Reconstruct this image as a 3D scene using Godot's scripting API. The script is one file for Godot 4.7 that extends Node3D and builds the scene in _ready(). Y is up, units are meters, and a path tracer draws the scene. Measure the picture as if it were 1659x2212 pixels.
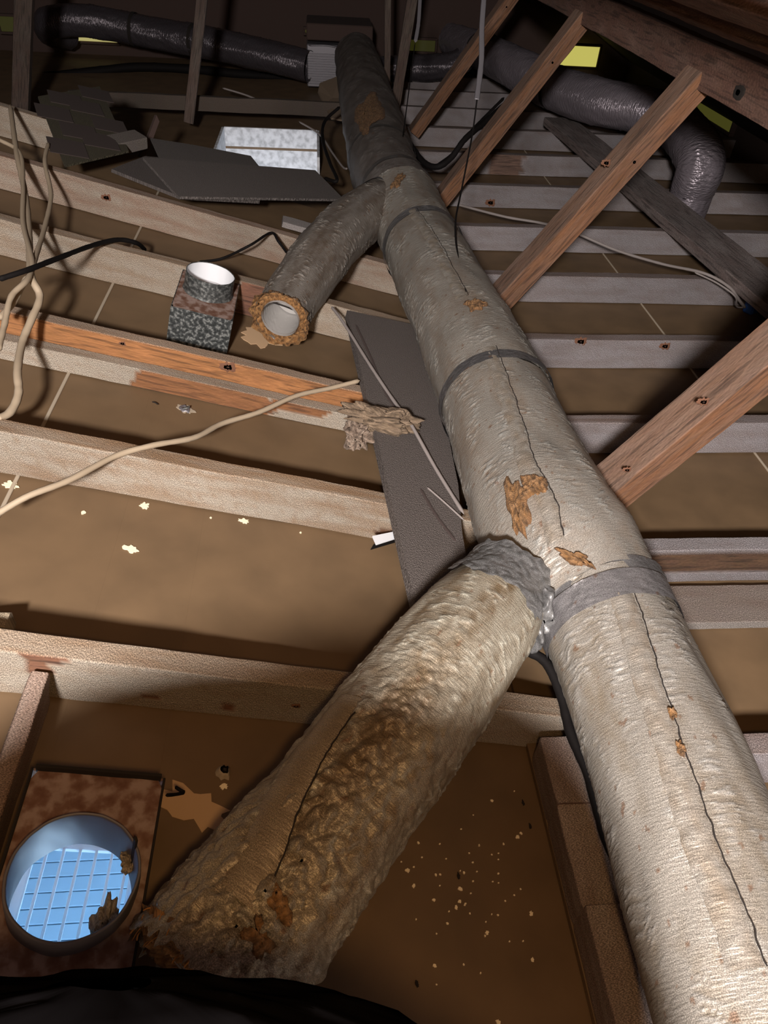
extends Node3D
# An attic seen from about a metre above its joists: y is up, -z runs along the ducts, x runs along the joists.

var taken := {}
var rng := RandomNumberGenerator.new()
var nz := FastNoiseLite.new()
var M := {}
var LEFT := Basis(Vector3(0.9685, -0.249, 0), Vector3(0.249, 0.9685, 0), Vector3(0, 0, 1))   # the ceiling over the left room slopes up to the left
const HINGE := Vector3(0.3, 0, 0)


func _ready() -> void:
	rng.seed = 7
	nz.seed = 11
	nz.frequency = 1.0
	nz.fractal_type = FastNoiseLite.FRACTAL_FBM
	nz.fractal_octaves = 2
	setup()
	materials()
	shell()
	joists()
	roof_timbers()
	trunk_duct()
	branch_ducts()
	far_ducts()
	boots()
	loose_boards()
	cables()
	small_things()


func setup() -> void:
	var cam := Camera3D.new()
	cam.name = "camera"
	cam.transform = Transform3D(Basis(Vector3(0.9959, 0.0535, 0.0724), Vector3(0.0084, 0.7457, -0.6662), Vector3(-0.0896, 0.6641, 0.7422)), Vector3(0, 0.976, 0))
	cam.fov = 71.61797191115959
	cam.near = 0.02
	cam.far = 60
	add_child(cam)
	cam.current = true
	var we := WorldEnvironment.new()
	we.name = "environment"
	var e := Environment.new()
	e.background_mode = Environment.BG_COLOR
	e.background_color = Color(0.004, 0.004, 0.004)
	e.ambient_light_source = Environment.AMBIENT_SOURCE_DISABLED
	e.tonemap_mode = Environment.TONE_MAPPER_LINEAR
	e.tonemap_exposure = 1.0
	e.sdfgi_enabled = true
	e.ssao_enabled = true
	e.ssil_enabled = true
	we.environment = e
	add_child(we)
	# light added behind the camera for softer falloff, and a weak warm head-torch fill
	omni("added_main_light", Vector3(-0.27, 1.366, 0.80), Color(1.0, 0.97, 0.95), 12.2, 0.08)
	omni("head_torch", Vector3(0.04, 1.03, 0.07), Color(1.0, 0.79, 0.53), 0.33, 0.03)


func omni(called: String, at: Vector3, c: Color, energy: float, size: float) -> OmniLight3D:
	var l := OmniLight3D.new()
	l.name = called
	l.position = at
	l.light_color = c
	l.light_energy = energy
	l.light_size = size
	l.omni_range = 30.0
	l.omni_attenuation = 2.0
	l.shadow_enabled = true
	add_child(l)
	return l


# ---------------------------------------------------------------- naming

func numbered(called: String) -> String:
	taken[called] = taken.get(called, -1) + 1
	return called if taken[called] == 0 else "%s_%03d" % [called, taken[called]]


func thing(called: String, label: String, category: String, at := Vector3.ZERO, group := "") -> Node3D:
	var o := Node3D.new()
	o.name = numbered(called)
	o.position = at
	add_child(o)
	return tag(o, label, category, group)


func tag(o: Node3D, label: String, category: String, group := "") -> Node3D:
	o.set_meta("label", label)
	o.set_meta("category", category)
	if group:
		o.set_meta("group", group)
	return o


func part(par: Node3D, called: String, mesh: Mesh, m: Material = null, label := "") -> MeshInstance3D:
	var o := MeshInstance3D.new()
	o.mesh = mesh
	if m:
		o.material_override = m
	o.name = numbered(called) if par == self else called
	par.add_child(o, true)
	if label:
		o.set_meta("label", label)
	return o


func struct(called: String, at := Vector3.ZERO) -> Node3D:
	var o := Node3D.new()
	o.name = called
	o.position = at
	add_child(o)
	o.set_meta("kind", "structure")
	return o


# ---------------------------------------------------------------- materials

func noise_tex(size: int, freq: float, ramp: Array, kind := FastNoiseLite.TYPE_SIMPLEX_SMOOTH, octaves := 3, sx := 1.0, sy := 1.0, sd := 3) -> ImageTexture:
	# a tileable picture of noise, stretched by sx, sy and coloured by a list of [place, colour]
	var fn := FastNoiseLite.new()
	fn.seed = sd
	fn.noise_type = kind
	fn.frequency = freq
	fn.fractal_octaves = octaves
	var w := int(size * sx)
	var h := int(size * sy)
	var src := fn.get_seamless_image(maxi(16, int(size / sx)), maxi(16, int(size / sy)), false, false, 0.12)
	src.convert(Image.FORMAT_RGBA8)
	src.resize(size, size, Image.INTERPOLATE_CUBIC)
	if ramp.is_empty():
		return ImageTexture.create_from_image(src)
	var g := Gradient.new()
	g.offsets = PackedFloat32Array(ramp.map(func(r): return r[0]))
	g.colors = PackedColorArray(ramp.map(func(r): return r[1]))
	var lut: Array[Color] = []
	for i in 256:
		lut.append(g.sample(i / 255.0))
	var data := src.get_data()
	var out := PackedByteArray()
	out.resize(size * size * 3)
	for i in size * size:
		var c := lut[data[i * 4]]
		out[i * 3] = c.r8
		out[i * 3 + 1] = c.g8
		out[i * 3 + 2] = c.b8
	return ImageTexture.create_from_image(Image.create_from_data(size, size, false, Image.FORMAT_RGB8, out))


func grey(v: float) -> Color:
	return Color(v, v, v)


func bumps(size: int, freq: float, strength: float, kind: int, octaves: int, sx := 1.0, sy := 1.0, sd := 5) -> ImageTexture:
	var im := noise_tex(size, freq, [], kind, octaves, sx, sy, sd).get_image()
	im.bump_map_to_normal_map(strength)
	return ImageTexture.create_from_image(im)


func mat(called: String, c: Color, rough: float, metal := 0.0) -> StandardMaterial3D:
	var m := StandardMaterial3D.new()
	m.resource_name = called
	m.albedo_color = c
	m.roughness = rough
	m.metallic = metal
	m.cull_mode = BaseMaterial3D.CULL_DISABLED
	M[called] = m
	return m


func materials() -> void:
	var speck := noise_tex(512, 0.2, [[0.0, grey(0.6)], [0.42, grey(0.74)], [0.58, grey(0.83)], [0.68, grey(0.93)], [0.76, grey(1.0)]], FastNoiseLite.TYPE_SIMPLEX, 3)
	var grain := noise_tex(512, 0.05, [[0.0, grey(0.5)], [0.35, grey(0.74)], [0.5, grey(0.92)], [0.7, grey(0.8)], [1.0, grey(1.0)]], FastNoiseLite.TYPE_SIMPLEX_SMOOTH, 4, 6.0, 0.7)
	var dusty := noise_tex(512, 0.28, [[0.0, grey(0.45)], [0.4, grey(0.66)], [0.57, grey(0.84)], [0.72, grey(1.0)]], FastNoiseLite.TYPE_SIMPLEX, 3, 0.8, 2.4, 9)
	var creased := bumps(512, 0.05, 5.0, FastNoiseLite.TYPE_SIMPLEX_SMOOTH, 4, 0.5, 3.0)
	var crumpled := bumps(512, 0.03, 7.0, FastNoiseLite.TYPE_CELLULAR, 3, 1.0, 1.6, 8)
	var gritty := bumps(256, 0.2, 2.0, FastNoiseLite.TYPE_SIMPLEX, 2)
	for w in ["dusty_wood", "bare_wood"]:
		var m := mat(w, Color.WHITE, 0.85)
		m.vertex_color_use_as_albedo = true
		m.albedo_texture = dusty if w == "dusty_wood" else grain
		m.uv1_scale = Vector3(4.5, 4.5, 1) if w == "dusty_wood" else Vector3(1.4, 2.6, 1)
		m.normal_enabled = true
		m.normal_texture = gritty
		m.normal_scale = 0.5 if w == "dusty_wood" else 0.2
	var f := mat("foil", Color.WHITE, 0.5, 0.25)
	f.vertex_color_use_as_albedo = true
	f.albedo_texture = speck
	f.uv1_scale = Vector3(5, 5, 1)
	f.normal_enabled = true
	f.normal_texture = creased
	f.normal_scale = 0.35
	var t := mat("tape", Color.WHITE, 0.42, 0.45)
	t.vertex_color_use_as_albedo = true
	t.albedo_texture = speck
	t.uv1_scale = Vector3(5, 5, 1)
	t.normal_enabled = true
	t.normal_texture = crumpled
	t.normal_scale = 0.5
	var b := mat("black_foil", Color(0.33, 0.31, 0.33), 0.3, 0.55)
	b.normal_enabled = true
	b.normal_texture = creased
	b.uv1_scale = Vector3(3, 3, 1)
	b.normal_scale = 0.8
	b = mat("grey_foil", Color(0.52, 0.49, 0.52), 0.36, 0.45)
	b.normal_enabled = true
	b.normal_texture = creased
	b.uv1_scale = Vector3(3, 3, 1)
	b.normal_scale = 0.9
	var p := mat("plasterboard", Color(0.43, 0.345, 0.25), 0.62)
	p.albedo_texture = noise_tex(512, 0.012, [[0.0, grey(0.84)], [0.5, grey(0.93)], [1.0, grey(1.0)]], FastNoiseLite.TYPE_SIMPLEX_SMOOTH, 5)
	p.uv1_triplanar = true
	p.uv1_world_triplanar = true
	p.uv1_scale = Vector3(1.1, 1.1, 1.1)
	var fib := mat("fibre", Color.WHITE, 0.95)
	fib.vertex_color_use_as_albedo = true
	fib.albedo_texture = noise_tex(256, 0.06, [[0.0, grey(0.45)], [0.5, grey(0.8)], [1.0, grey(1.0)]], FastNoiseLite.TYPE_SIMPLEX_SMOOTH, 4, 2.0, 0.7)
	fib.uv1_scale = Vector3(7, 7, 1)
	fib.normal_enabled = true
	fib.normal_texture = gritty
	var rust := mat("rusty_sheet", Color.WHITE, 0.75, 0.15)
	rust.albedo_texture = noise_tex(512, 0.012, [[0.0, Color(0.36, 0.23, 0.17)], [0.42, Color(0.45, 0.34, 0.29)], [0.55, Color(0.51, 0.42, 0.38)], [0.75, Color(0.57, 0.49, 0.46)]], FastNoiseLite.TYPE_SIMPLEX, 5, 1.0, 1.0, 21)
	rust.uv1_triplanar = true
	rust.uv1_scale = Vector3(5, 5, 5)
	var mott := mat("mottled_metal", Color.WHITE, 0.55, 0.4)
	mott.albedo_texture = noise_tex(256, 0.07, [[0.0, Color(0.13, 0.14, 0.14)], [0.45, Color(0.24, 0.25, 0.25)], [0.6, Color(0.33, 0.34, 0.34)], [0.75, Color(0.5, 0.51, 0.5)]], FastNoiseLite.TYPE_SIMPLEX, 4, 1.0, 1.0, 4)
	mott.uv1_triplanar = true
	mott.uv1_scale = Vector3(4, 4, 4)
	mat("collar_metal", Color(0.42, 0.41, 0.43), 0.6, 0.3)
	mat("white_metal", Color(0.84, 0.85, 0.87), 0.6)
	var wp := mat("well_paint", Color(0.82, 0.83, 0.85), 0.7)
	wp.albedo_texture = noise_tex(256, 0.05, [[0.0, grey(0.75)], [0.4, grey(0.9)], [0.55, grey(0.96)], [0.8, grey(1.0)]], FastNoiseLite.TYPE_SIMPLEX, 5, 1.0, 1.0, 33)
	wp.uv1_triplanar = true
	wp.uv1_scale = Vector3(1.6, 1.6, 1.6)
	mat("liner", Color(0.62, 0.61, 0.6), 0.6)
	mat("dark_line", Color(0.1, 0.075, 0.06), 0.9)
	mat("cable_beige", Color(0.6, 0.54, 0.46), 0.7)
	mat("cable_grey", Color(0.5, 0.47, 0.46), 0.7)
	mat("cable_black", Color(0.07, 0.06, 0.06), 0.75)
	M["cable_black"].metallic_specular = 0.25
	mat("strap_metal", Color(0.46, 0.45, 0.47), 0.45, 0.5)
	mat("plaster", Color(0.92, 0.86, 0.74), 0.9)
	mat("joint", Color(0.62, 0.57, 0.5), 0.9)
	mat("room_white", Color(0.82, 0.87, 0.92), 0.8)
	mat("room_plank", Color(0.66, 0.76, 0.84), 0.5)
	mat("blue_plastic", Color(0.12, 0.3, 0.6), 0.5)
	mat("black_cloth", Color(0.02, 0.018, 0.02), 1.0)
	M["black_cloth"].metallic_specular = 0.0
	mat("roof_deck", Color(0.24, 0.18, 0.16), 0.9)
	mat("knot_wood", Color(0.4, 0.27, 0.2), 0.9)
	mat("flap", Color(0.42, 0.36, 0.3), 0.8)
	mat("fibre_plain", Color(0.62, 0.42, 0.2), 0.9)
	mat("slat_white", Color(0.86, 0.9, 0.93), 0.5)
	M["slat_white"].backlight_enabled = true
	M["slat_white"].backlight = Color(0.9, 0.92, 0.95)
	mat("stain_dark", Color(0.22, 0.18, 0.17), 0.9)
	mat("torn_paper", Color(0.72, 0.6, 0.47), 0.9)
	var sp := mat("sheet_plain", Color.WHITE, 0.8)
	sp.albedo_texture = dusty
	sp.uv1_scale = Vector3(5, 5, 1)
	sp.normal_enabled = true
	sp.normal_texture = gritty


func glow(called: String, c: Color, e: float) -> StandardMaterial3D:
	var m := mat(called, Color(0.05, 0.05, 0.05), 0.8)
	m.emission_enabled = true
	m.emission = c
	m.emission_energy_multiplier = e
	return m


# ---------------------------------------------------------------- mesh helpers

func grid(nu: int, nv: int, P: PackedVector3Array, N: PackedVector3Array, UV: PackedVector2Array, C: PackedColorArray, surfaces: Array, pick := PackedByteArray()) -> ArrayMesh:
	# nu rows of nv points; pick gives each quad one of the materials in surfaces
	if N.is_empty():
		N.resize(nu * nv)
		var wrap := P[0].distance_to(P[nv - 1]) < 1e-5
		for i in nu:
			for j in nv:
				var du := P[mini(i + 1, nu - 1) * nv + j] - P[maxi(i - 1, 0) * nv + j]
				var j0 := j - 1
				var j1 := j + 1
				if j0 < 0:
					j0 = nv - 2 if wrap else 0
				if j1 > nv - 1:
					j1 = 1 if wrap else nv - 1
				N[i * nv + j] = du.cross(P[i * nv + j1] - P[i * nv + j0]).normalized()
	var mesh := ArrayMesh.new()
	for s in surfaces.size():
		var I := PackedInt32Array()
		for i in nu - 1:
			for j in nv - 1:
				if not pick.is_empty() and pick[i * (nv - 1) + j] != s:
					continue
				var a := i * nv + j
				var q := PackedInt32Array([a, a + nv, a + nv + 1, a, a + nv + 1, a + 1])
				if (P[a + nv] - P[a]).cross(P[a + nv + 1] - P[a]).dot(N[a]) > 0:
					q = PackedInt32Array([a, a + nv + 1, a + nv, a, a + 1, a + nv + 1])
				I.append_array(q)
		if I.is_empty():
			continue
		var A := []
		A.resize(Mesh.ARRAY_MAX)
		A[Mesh.ARRAY_VERTEX] = P
		A[Mesh.ARRAY_NORMAL] = N
		A[Mesh.ARRAY_TEX_UV] = UV
		if not C.is_empty():
			A[Mesh.ARRAY_COLOR] = C
		A[Mesh.ARRAY_INDEX] = I
		var tan := PackedFloat32Array()
		tan.resize(P.size() * 4)
		for i in P.size():
			var r := i / nv
			var d := (P[mini(r + 1, nu - 1) * nv + i % nv] - P[maxi(r - 1, 0) * nv + i % nv])
			d = (d - N[i] * d.dot(N[i])).normalized()
			tan[i * 4] = d.x
			tan[i * 4 + 1] = d.y
			tan[i * 4 + 2] = d.z
			tan[i * 4 + 3] = 1.0
		A[Mesh.ARRAY_TANGENT] = tan
		mesh.add_surface_from_arrays(Mesh.PRIMITIVE_TRIANGLES, A)
		mesh.surface_set_material(mesh.get_surface_count() - 1, surfaces[s])
	return mesh


func box_into(st: SurfaceTool, t: Transform3D, size: Vector3, c := 0.002) -> void:
	# a box with chamfered edges
	var h := size / 2.0
	c = minf(c, minf(h.x, minf(h.y, h.z)) * 0.45)
	var corner := func(sx, sy, sz, axis) -> Vector3:
		var v := Vector3(sx * h.x, sy * h.y, sz * h.z)
		for k in 3:
			if k != axis:
				v[k] -= signf(v[k]) * c
		return v
	var face := func(pts: Array) -> void:
		var mid := Vector3.ZERO
		for p in pts:
			mid += p
		var nn: Vector3 = (pts[1] - pts[0]).cross(pts[2] - pts[0])
		if nn.dot(mid) > 0:
			pts.reverse()
		for k in range(1, pts.size() - 1):
			for q in [pts[0], pts[k], pts[k + 1]]:
				st.add_vertex(t * q)
	st.set_smooth_group(-1)
	for ax in 3:
		var b := (ax + 1) % 3
		var d := (ax + 2) % 3
		for s in [-1.0, 1.0]:
			var q := []
			for e in [[-1, -1], [1, -1], [1, 1], [-1, 1]]:
				var sg := Vector3.ZERO
				sg[ax] = s
				sg[b] = e[0]
				sg[d] = e[1]
				q.append(corner.call(sg.x, sg.y, sg.z, ax))
			face.call(q)
		for s in [-1.0, 1.0]:
			for s2 in [-1.0, 1.0]:
				var lo := Vector3.ZERO
				lo[b] = s
				lo[d] = s2
				lo[ax] = -1
				var hi := lo
				hi[ax] = 1
				face.call([corner.call(lo.x, lo.y, lo.z, b), corner.call(hi.x, hi.y, hi.z, b), corner.call(hi.x, hi.y, hi.z, d), corner.call(lo.x, lo.y, lo.z, d)])
	for sx in [-1.0, 1.0]:
		for sy in [-1.0, 1.0]:
			for sz in [-1.0, 1.0]:
				face.call([corner.call(sx, sy, sz, 0), corner.call(sx, sy, sz, 1), corner.call(sx, sy, sz, 2)])


func new_st() -> SurfaceTool:
	var st := SurfaceTool.new()
	st.begin(Mesh.PRIMITIVE_TRIANGLES)
	return st


func done(st: SurfaceTool) -> ArrayMesh:
	st.generate_normals()
	return st.commit()


func box_mesh(size: Vector3, c := 0.002, t := Transform3D()) -> ArrayMesh:
	var st := new_st()
	box_into(st, t, size, c)
	return done(st)


func prism(poly: Array, thick: Vector3) -> ArrayMesh:
	# a flat polygon (points in order) given a thickness
	var st := new_st()
	st.set_smooth_group(-1)
	var k := poly.size()
	var mid := Vector3.ZERO
	for p in poly:
		mid += p / k
	var tri := func(a: Vector3, b: Vector3, c: Vector3, out: Vector3) -> void:
		if (b - a).cross(c - a).dot(out) > 0:
			var x := b
			b = c
			c = x
		for q in [a, b, c]:
			st.set_uv(Vector2(q.x, q.z))
			st.add_vertex(q)
	for i in k:
		var a: Vector3 = poly[i]
		var b: Vector3 = poly[(i + 1) % k]
		tri.call(mid + thick, a + thick, b + thick, thick)
		tri.call(mid, a, b, -thick)
		var o := (a + b) / 2.0 - mid
		tri.call(a, b, b + thick, o)
		tri.call(a, b + thick, a + thick, o)
	return done(st)


func timber(a: Vector3, b: Vector3, up: Vector3, w: float, h: float, style: Dictionary) -> ArrayMesh:
	# a sawn timber from a to b (centres of its ends); style: wood, dust, amount [top, front, bottom, back], bare [[face, from, to, low, high], ...]
	var d := b - a
	var ln := d.length()
	d /= ln
	var side := d.cross(up).normalized()
	up = side.cross(d)
	var c := 0.003
	var step: float = style.get("step", 0.012)
	var prof := []    # [offset, normal, face, place across 0..1]
	var faces := [[up, side, h, w], [side, -up, w, h], [-up, -side, h, w], [-side, up, w, h]]
	for fi in 4:
		var fc: Array = faces[fi]
		var m := maxi(1, int(fc[3] / step))
		for k in m + 1:
			var x := lerpf(-fc[3] / 2.0 + c, fc[3] / 2.0 - c, float(k) / m)
			prof.append([fc[0] * (fc[2] / 2.0) + fc[1] * x, fc[0], fi, float(k) / m])
	prof.append(prof[0])
	var nv := prof.size()
	var nu := maxi(2, int(ln / step) + 1)
	var P := PackedVector3Array()
	var N := PackedVector3Array()
	var UV := PackedVector2Array()
	var C := PackedColorArray()
	var pick := PackedByteArray()
	var wood: Color = style.wood
	var dust: Color = style.get("dust", wood)
	var am: Array = style.get("amount", [0.0, 0.0, 0.0, 0.0])
	var bare: Array = style.get("bare", [])
	var sd: float = style.get("seed", 0.0)
	var warp: float = style.get("warp", 0.0015)
	for i in nu:
		var l := ln * i / (nu - 1)
		var per := 0.0
		for j in nv:
			var pr: Array = prof[j]
			var bow := Vector3(0, nz.get_noise_2d(l * 1.3 + sd, 3.0), nz.get_noise_2d(l * 1.3 + sd, 9.0)) * warp * 2.0
			var p: Vector3 = a + d * l + pr[0] + bow
			p += pr[1] * nz.get_noise_3d(l * 9.0 + sd, pr[3] * 4.0, pr[2] * 7.0) * warp
			if i == 0 or i == nu - 1:
				p -= pr[0] * 0.03
			P.append(p)
			N.append(pr[1])
			if j > 0:
				per += (pr[0] - prof[j - 1][0]).length()
			UV.append(Vector2(l + sd * 0.37, per))
			var q := nz.get_noise_3d(l * 5.0 + sd, pr[3] * 3.0 + pr[2] * 5.0, 1.5)
			var amt: float = clampf(am[pr[2]] + q * style.get("blotch", 0.5), 0.0, 1.0)
			var col := wood.lerp(dust, amt)
			col = col.lerp(wood, clampf(nz.get_noise_3d(l * 55.0, pr[3] * 5.0 + sd, pr[2] * 3.0) * 0.9 * style.get("blotch", 0.5), 0.0, 0.6))
			col *= 0.9 + 0.25 * nz.get_noise_2d(l * 2.0 + sd, pr[2] * 11.0)
			var isb := false
			for r in bare:
				if pr[2] == r[0] and l > r[1] + 0.012 * nz.get_noise_2d(pr[3] * 20.0, r[1] * 50.0) and l < r[2] + 0.03 * nz.get_noise_2d(pr[3] * 20.0, r[2] * 50.0) and pr[3] > r[3] and pr[3] < r[4]:
					isb = true
			if isb:
				col = style.get("bare_color", wood) * (0.9 + 0.3 * q)
			col.a = 1.0
			C.append(col)
			if i < nu - 1 and j < nv - 1:
				pick.append(1 if isb else 0)
	var mesh := grid(nu, nv, P, N, UV, C, [style.get("mat", M["dusty_wood"]), M["bare_wood"]], pick)
	# end grain
	var st := new_st()
	st.set_smooth_group(-1)
	for e in [0, nu - 1]:
		var mid: Vector3 = a + d * (ln * e / (nu - 1))
		for j in nv - 1:
			var q0 := P[e * nv + j]
			var q1 := P[e * nv + j + 1]
			var o: Vector3 = -d if e == 0 else d
			if (q0 - mid).cross(q1 - mid).dot(o) > 0:
				var x := q0
				q0 = q1
				q1 = x
			for q in [mid, q0, q1]:
				st.set_color(wood * 0.8)
				st.set_uv(Vector2(q.x, q.z))
				st.add_vertex(q)
	st.generate_normals()
	st.generate_tangents()
	st.set_material(M["bare_wood"])
	st.commit(mesh)
	return mesh


# --- paths and tubes

func path(pts: Array, rad: Array, per := 24, up := Vector3.UP) -> Dictionary:
	var P := PackedVector3Array()
	var Rr := PackedFloat32Array()
	var S := PackedFloat32Array()
	var k := pts.size()
	for i in k - 1:
		var m0: Vector3 = pts[maxi(i - 1, 0)] if i > 0 else pts[0] * 2.0 - pts[1]
		var m3: Vector3 = pts[i + 2] if i + 2 < k else pts[k - 1] * 2.0 - pts[k - 2]
		var r0: float = rad[maxi(i - 1, 0)]
		var r3: float = rad[mini(i + 2, k - 1)]
		for q in per:
			var t := float(q) / per
			P.append(pts[i].cubic_interpolate(pts[i + 1], m0, m3, t))
			Rr.append(cubic_interpolate(rad[i], rad[i + 1], r0, r3, t))
	P.append(pts[k - 1])
	Rr.append(rad[k - 1])
	var T := PackedVector3Array()
	var U := PackedVector3Array()
	S.append(0.0)
	for i in P.size():
		T.append((P[mini(i + 1, P.size() - 1)] - P[maxi(i - 1, 0)]).normalized())
		if i > 0:
			S.append(S[i - 1] + P[i].distance_to(P[i - 1]))
		if i == 0:
			U.append((up - T[0] * up.dot(T[0])).normalized())
		else:
			U.append((U[i - 1] - T[i] * U[i - 1].dot(T[i])).normalized())
	return {"P": P, "R": Rr, "S": S, "T": T, "U": U, "len": S[S.size() - 1]}


func frame(T: Dictionary, s: float) -> Array:   # [centre, radius, up, side, along]
	var S: PackedFloat32Array = T.S
	var i := clampi(S.bsearch(s) - 1, 0, S.size() - 2)
	var t := (s - S[i]) / maxf(1e-6, S[i + 1] - S[i])
	var al: Vector3 = T.T[i].lerp(T.T[i + 1], clampf(t, 0, 1)).normalized()
	var u: Vector3 = T.U[i].lerp(T.U[i + 1], clampf(t, 0, 1)).normalized()
	return [T.P[i].lerp(T.P[i + 1], t), lerpf(T.R[i], T.R[i + 1], clampf(t, 0, 1)), u, al.cross(u), al]


func on(T: Dictionary, s: float, th: float, off := 0.0) -> Vector3:
	var f := frame(T, s)
	return f[0] + (f[2] * cos(th) + f[3] * sin(th)) * (f[1] + off)


func where(T: Dictionary, p: Vector3) -> Vector2:   # (distance along, angle) of the point of the path nearest to p
	var best := 0
	for i in T.P.size():
		if T.P[i].distance_squared_to(p) < T.P[best].distance_squared_to(p):
			best = i
	var s: float = T.S[best] + (p - T.P[best]).dot(T.T[best])
	var f := frame(T, s)
	var d: Vector3 = p - f[0]
	return Vector2(s, atan2(d.dot(f[3]), d.dot(f[2])))


func skin(T: Dictionary, s0: float, s1: float, ds: float, nseg: int, m: Material, o := {}) -> ArrayMesh:
	# a wrapped duct jacket between s0 and s1 with creases round it
	var nu := maxi(2, int((s1 - s0) / ds) + 1)
	var nv := nseg + 1
	var P := PackedVector3Array()
	var UV := PackedVector2Array()
	var C := PackedColorArray()
	var amp: float = o.get("crease", 0.0016)
	var lump: float = o.get("lump", 0.004)
	var base: Color = o.get("color", Color(0.5, 0.45, 0.38))
	var dirt: Color = o.get("dirt", Color(0.3, 0.23, 0.16))
	var damt: float = o.get("dirt_amount", 0.25)
	var rough_end: float = o.get("rough_end", 0.0)    # crumpling that grows towards s0
	var off: float = o.get("off", 0.0)
	var ragged: float = o.get("ragged", 0.0)
	var sd: float = o.get("seed", 0.0)
	var fq: float = o.get("freq", 70.0)
	for i in nu:
		var s := lerpf(s0, s1, float(i) / (nu - 1))
		var f := frame(T, s)
		for j in nv:
			var th := TAU * float(j % nseg) / nseg
			var cx := cos(th)
			var cy := sin(th)
			var lowf := nz.get_noise_3d(s * 4.0 + sd, cx * 1.1, cy * 1.1)
			var sl := s + 0.012 * nz.get_noise_3d(s * 7.0, cx * 1.6 + sd, cy * 1.6)
			var n1 := nz.get_noise_3d(sl * fq + sd, cx * 1.5, cy * 1.5)
			var cr := clampf(1.0 - absf(n1) * 4.0, 0.0, 1.0)
			cr = cr * cr + 0.25 * n1
			var patchy := clampf(0.2 + 2.4 * nz.get_noise_3d(s * 7.0, cx * 2.0 + 7.0, cy * 2.0 + sd), 0.0, 1.3)
			var h := off + lump * lowf + amp * cr * patchy
			var wear := 0.0
			if rough_end > 0.0:
				var k := clampf(1.0 - (s - s0) / rough_end, 0.0, 1.0)
				var seamy := clampf(1.0 - absf(cy * 0.9 - 0.15 + 0.1 * lowf) * 1.5, 0.0, 1.0) * clampf(cx + 0.5, 0, 1)
				wear = clampf(k * 1.3, 0, 1) * (0.35 + 0.65 * seamy)
				h += wear * (0.010 * absf(nz.get_noise_3d(s * 26.0, cx * 2.6, cy * 2.6 + 3.0)) * 2.0 + 0.003 * nz.get_noise_3d(s * 90.0, cx * 9.0, cy * 9.0) - 0.004 * clampf(1.0 - 5.0 * absf(nz.get_noise_3d(s * 38.0, cx * 4.0 + 5.0, cy * 4.0)), 0.0, 1.0))
			var ss := 0.0
			if ragged > 0.0 and i < 6:
				ss = ragged * (6 - i) / 6.0 * (nz.get_noise_2d(th * 2.4, 5.0) + 0.6 * nz.get_noise_2d(th * 8.0, 2.0))
			P.append(f[0] + (f[2] * cx + f[3] * cy) * (f[1] + h) + f[4] * ss)
			UV.append(Vector2(s + sd, th * f[1]))
			var dn := clampf(damt + 0.7 * nz.get_noise_3d(s * 3.0 + sd, cx * 1.5, cy * 1.5 + 4.0) + 0.45 * nz.get_noise_3d(s * 30.0, cx * 5.0, cy * 5.0), 0.0, 1.0)
			dn = clampf(dn + wear * 0.5 - cr * 1.0 * patchy, -0.6, 1.0)  # dirt thins on creases; crests go past the base colour as painted glints
			var c := base.lerp(dirt, dn)
			var spot := nz.get_noise_3d(s * 42.0 + sd, cx * 6.5, cy * 6.5 + 9.0)
			if spot > 0.62:
				c = c.lerp(Color(0.22, 0.12, 0.07), 0.7)
			C.append(c)
	return grid(nu, nv, P, PackedVector3Array(), UV, C, [m])


func patch(T: Dictionary, p: Vector3, ls: float, lt: float, sd: float, lift := 0.002, turn := 0.0) -> ArrayMesh:
	# a torn place with glass fibre showing, lying on the tube
	var w := where(T, p)
	var f := frame(T, w.x)
	var rings := 9
	var sp := 44
	var P := PackedVector3Array()
	var UV := PackedVector2Array()
	var C := PackedColorArray()
	for k in rings:
		var q := lerpf(0.03, 1.0, float(k) / (rings - 1))
		for j in sp + 1:
			var a := TAU * float(j % sp) / sp
			var rr := q * (1.0 + 0.75 * nz.get_noise_3d(cos(a) * 0.9 + sd, sin(a) * 0.9, sd) + 0.16 * nz.get_noise_3d(cos(a) * 4.0, sin(a) * 4.0, sd))
			var x := rr * cos(a) * ls
			var y := rr * sin(a) * lt
			var bump := nz.get_noise_3d(x * 90.0, y * 90.0, sd)
			var hh := 0.0035 + 0.004 * bump if k < rings - 1 else -0.001
			P.append(on(T, w.x + x * cos(turn) - y * sin(turn), w.y + (x * sin(turn) + y * cos(turn)) / f[1], lift + hh))
			UV.append(Vector2(x, y))
			var c := Color(0.2, 0.1, 0.035).lerp(Color(0.3, 0.165, 0.075), clampf(0.5 + bump * 1.5, 0, 1))
			c = c.lerp(Color(0.13, 0.06, 0.025), clampf((q - 0.8) * 3.0, 0.0, 0.6))
			C.append(c)
	return grid(rings, sp + 1, P, PackedVector3Array(), UV, C, [M["fibre"]])


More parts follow.
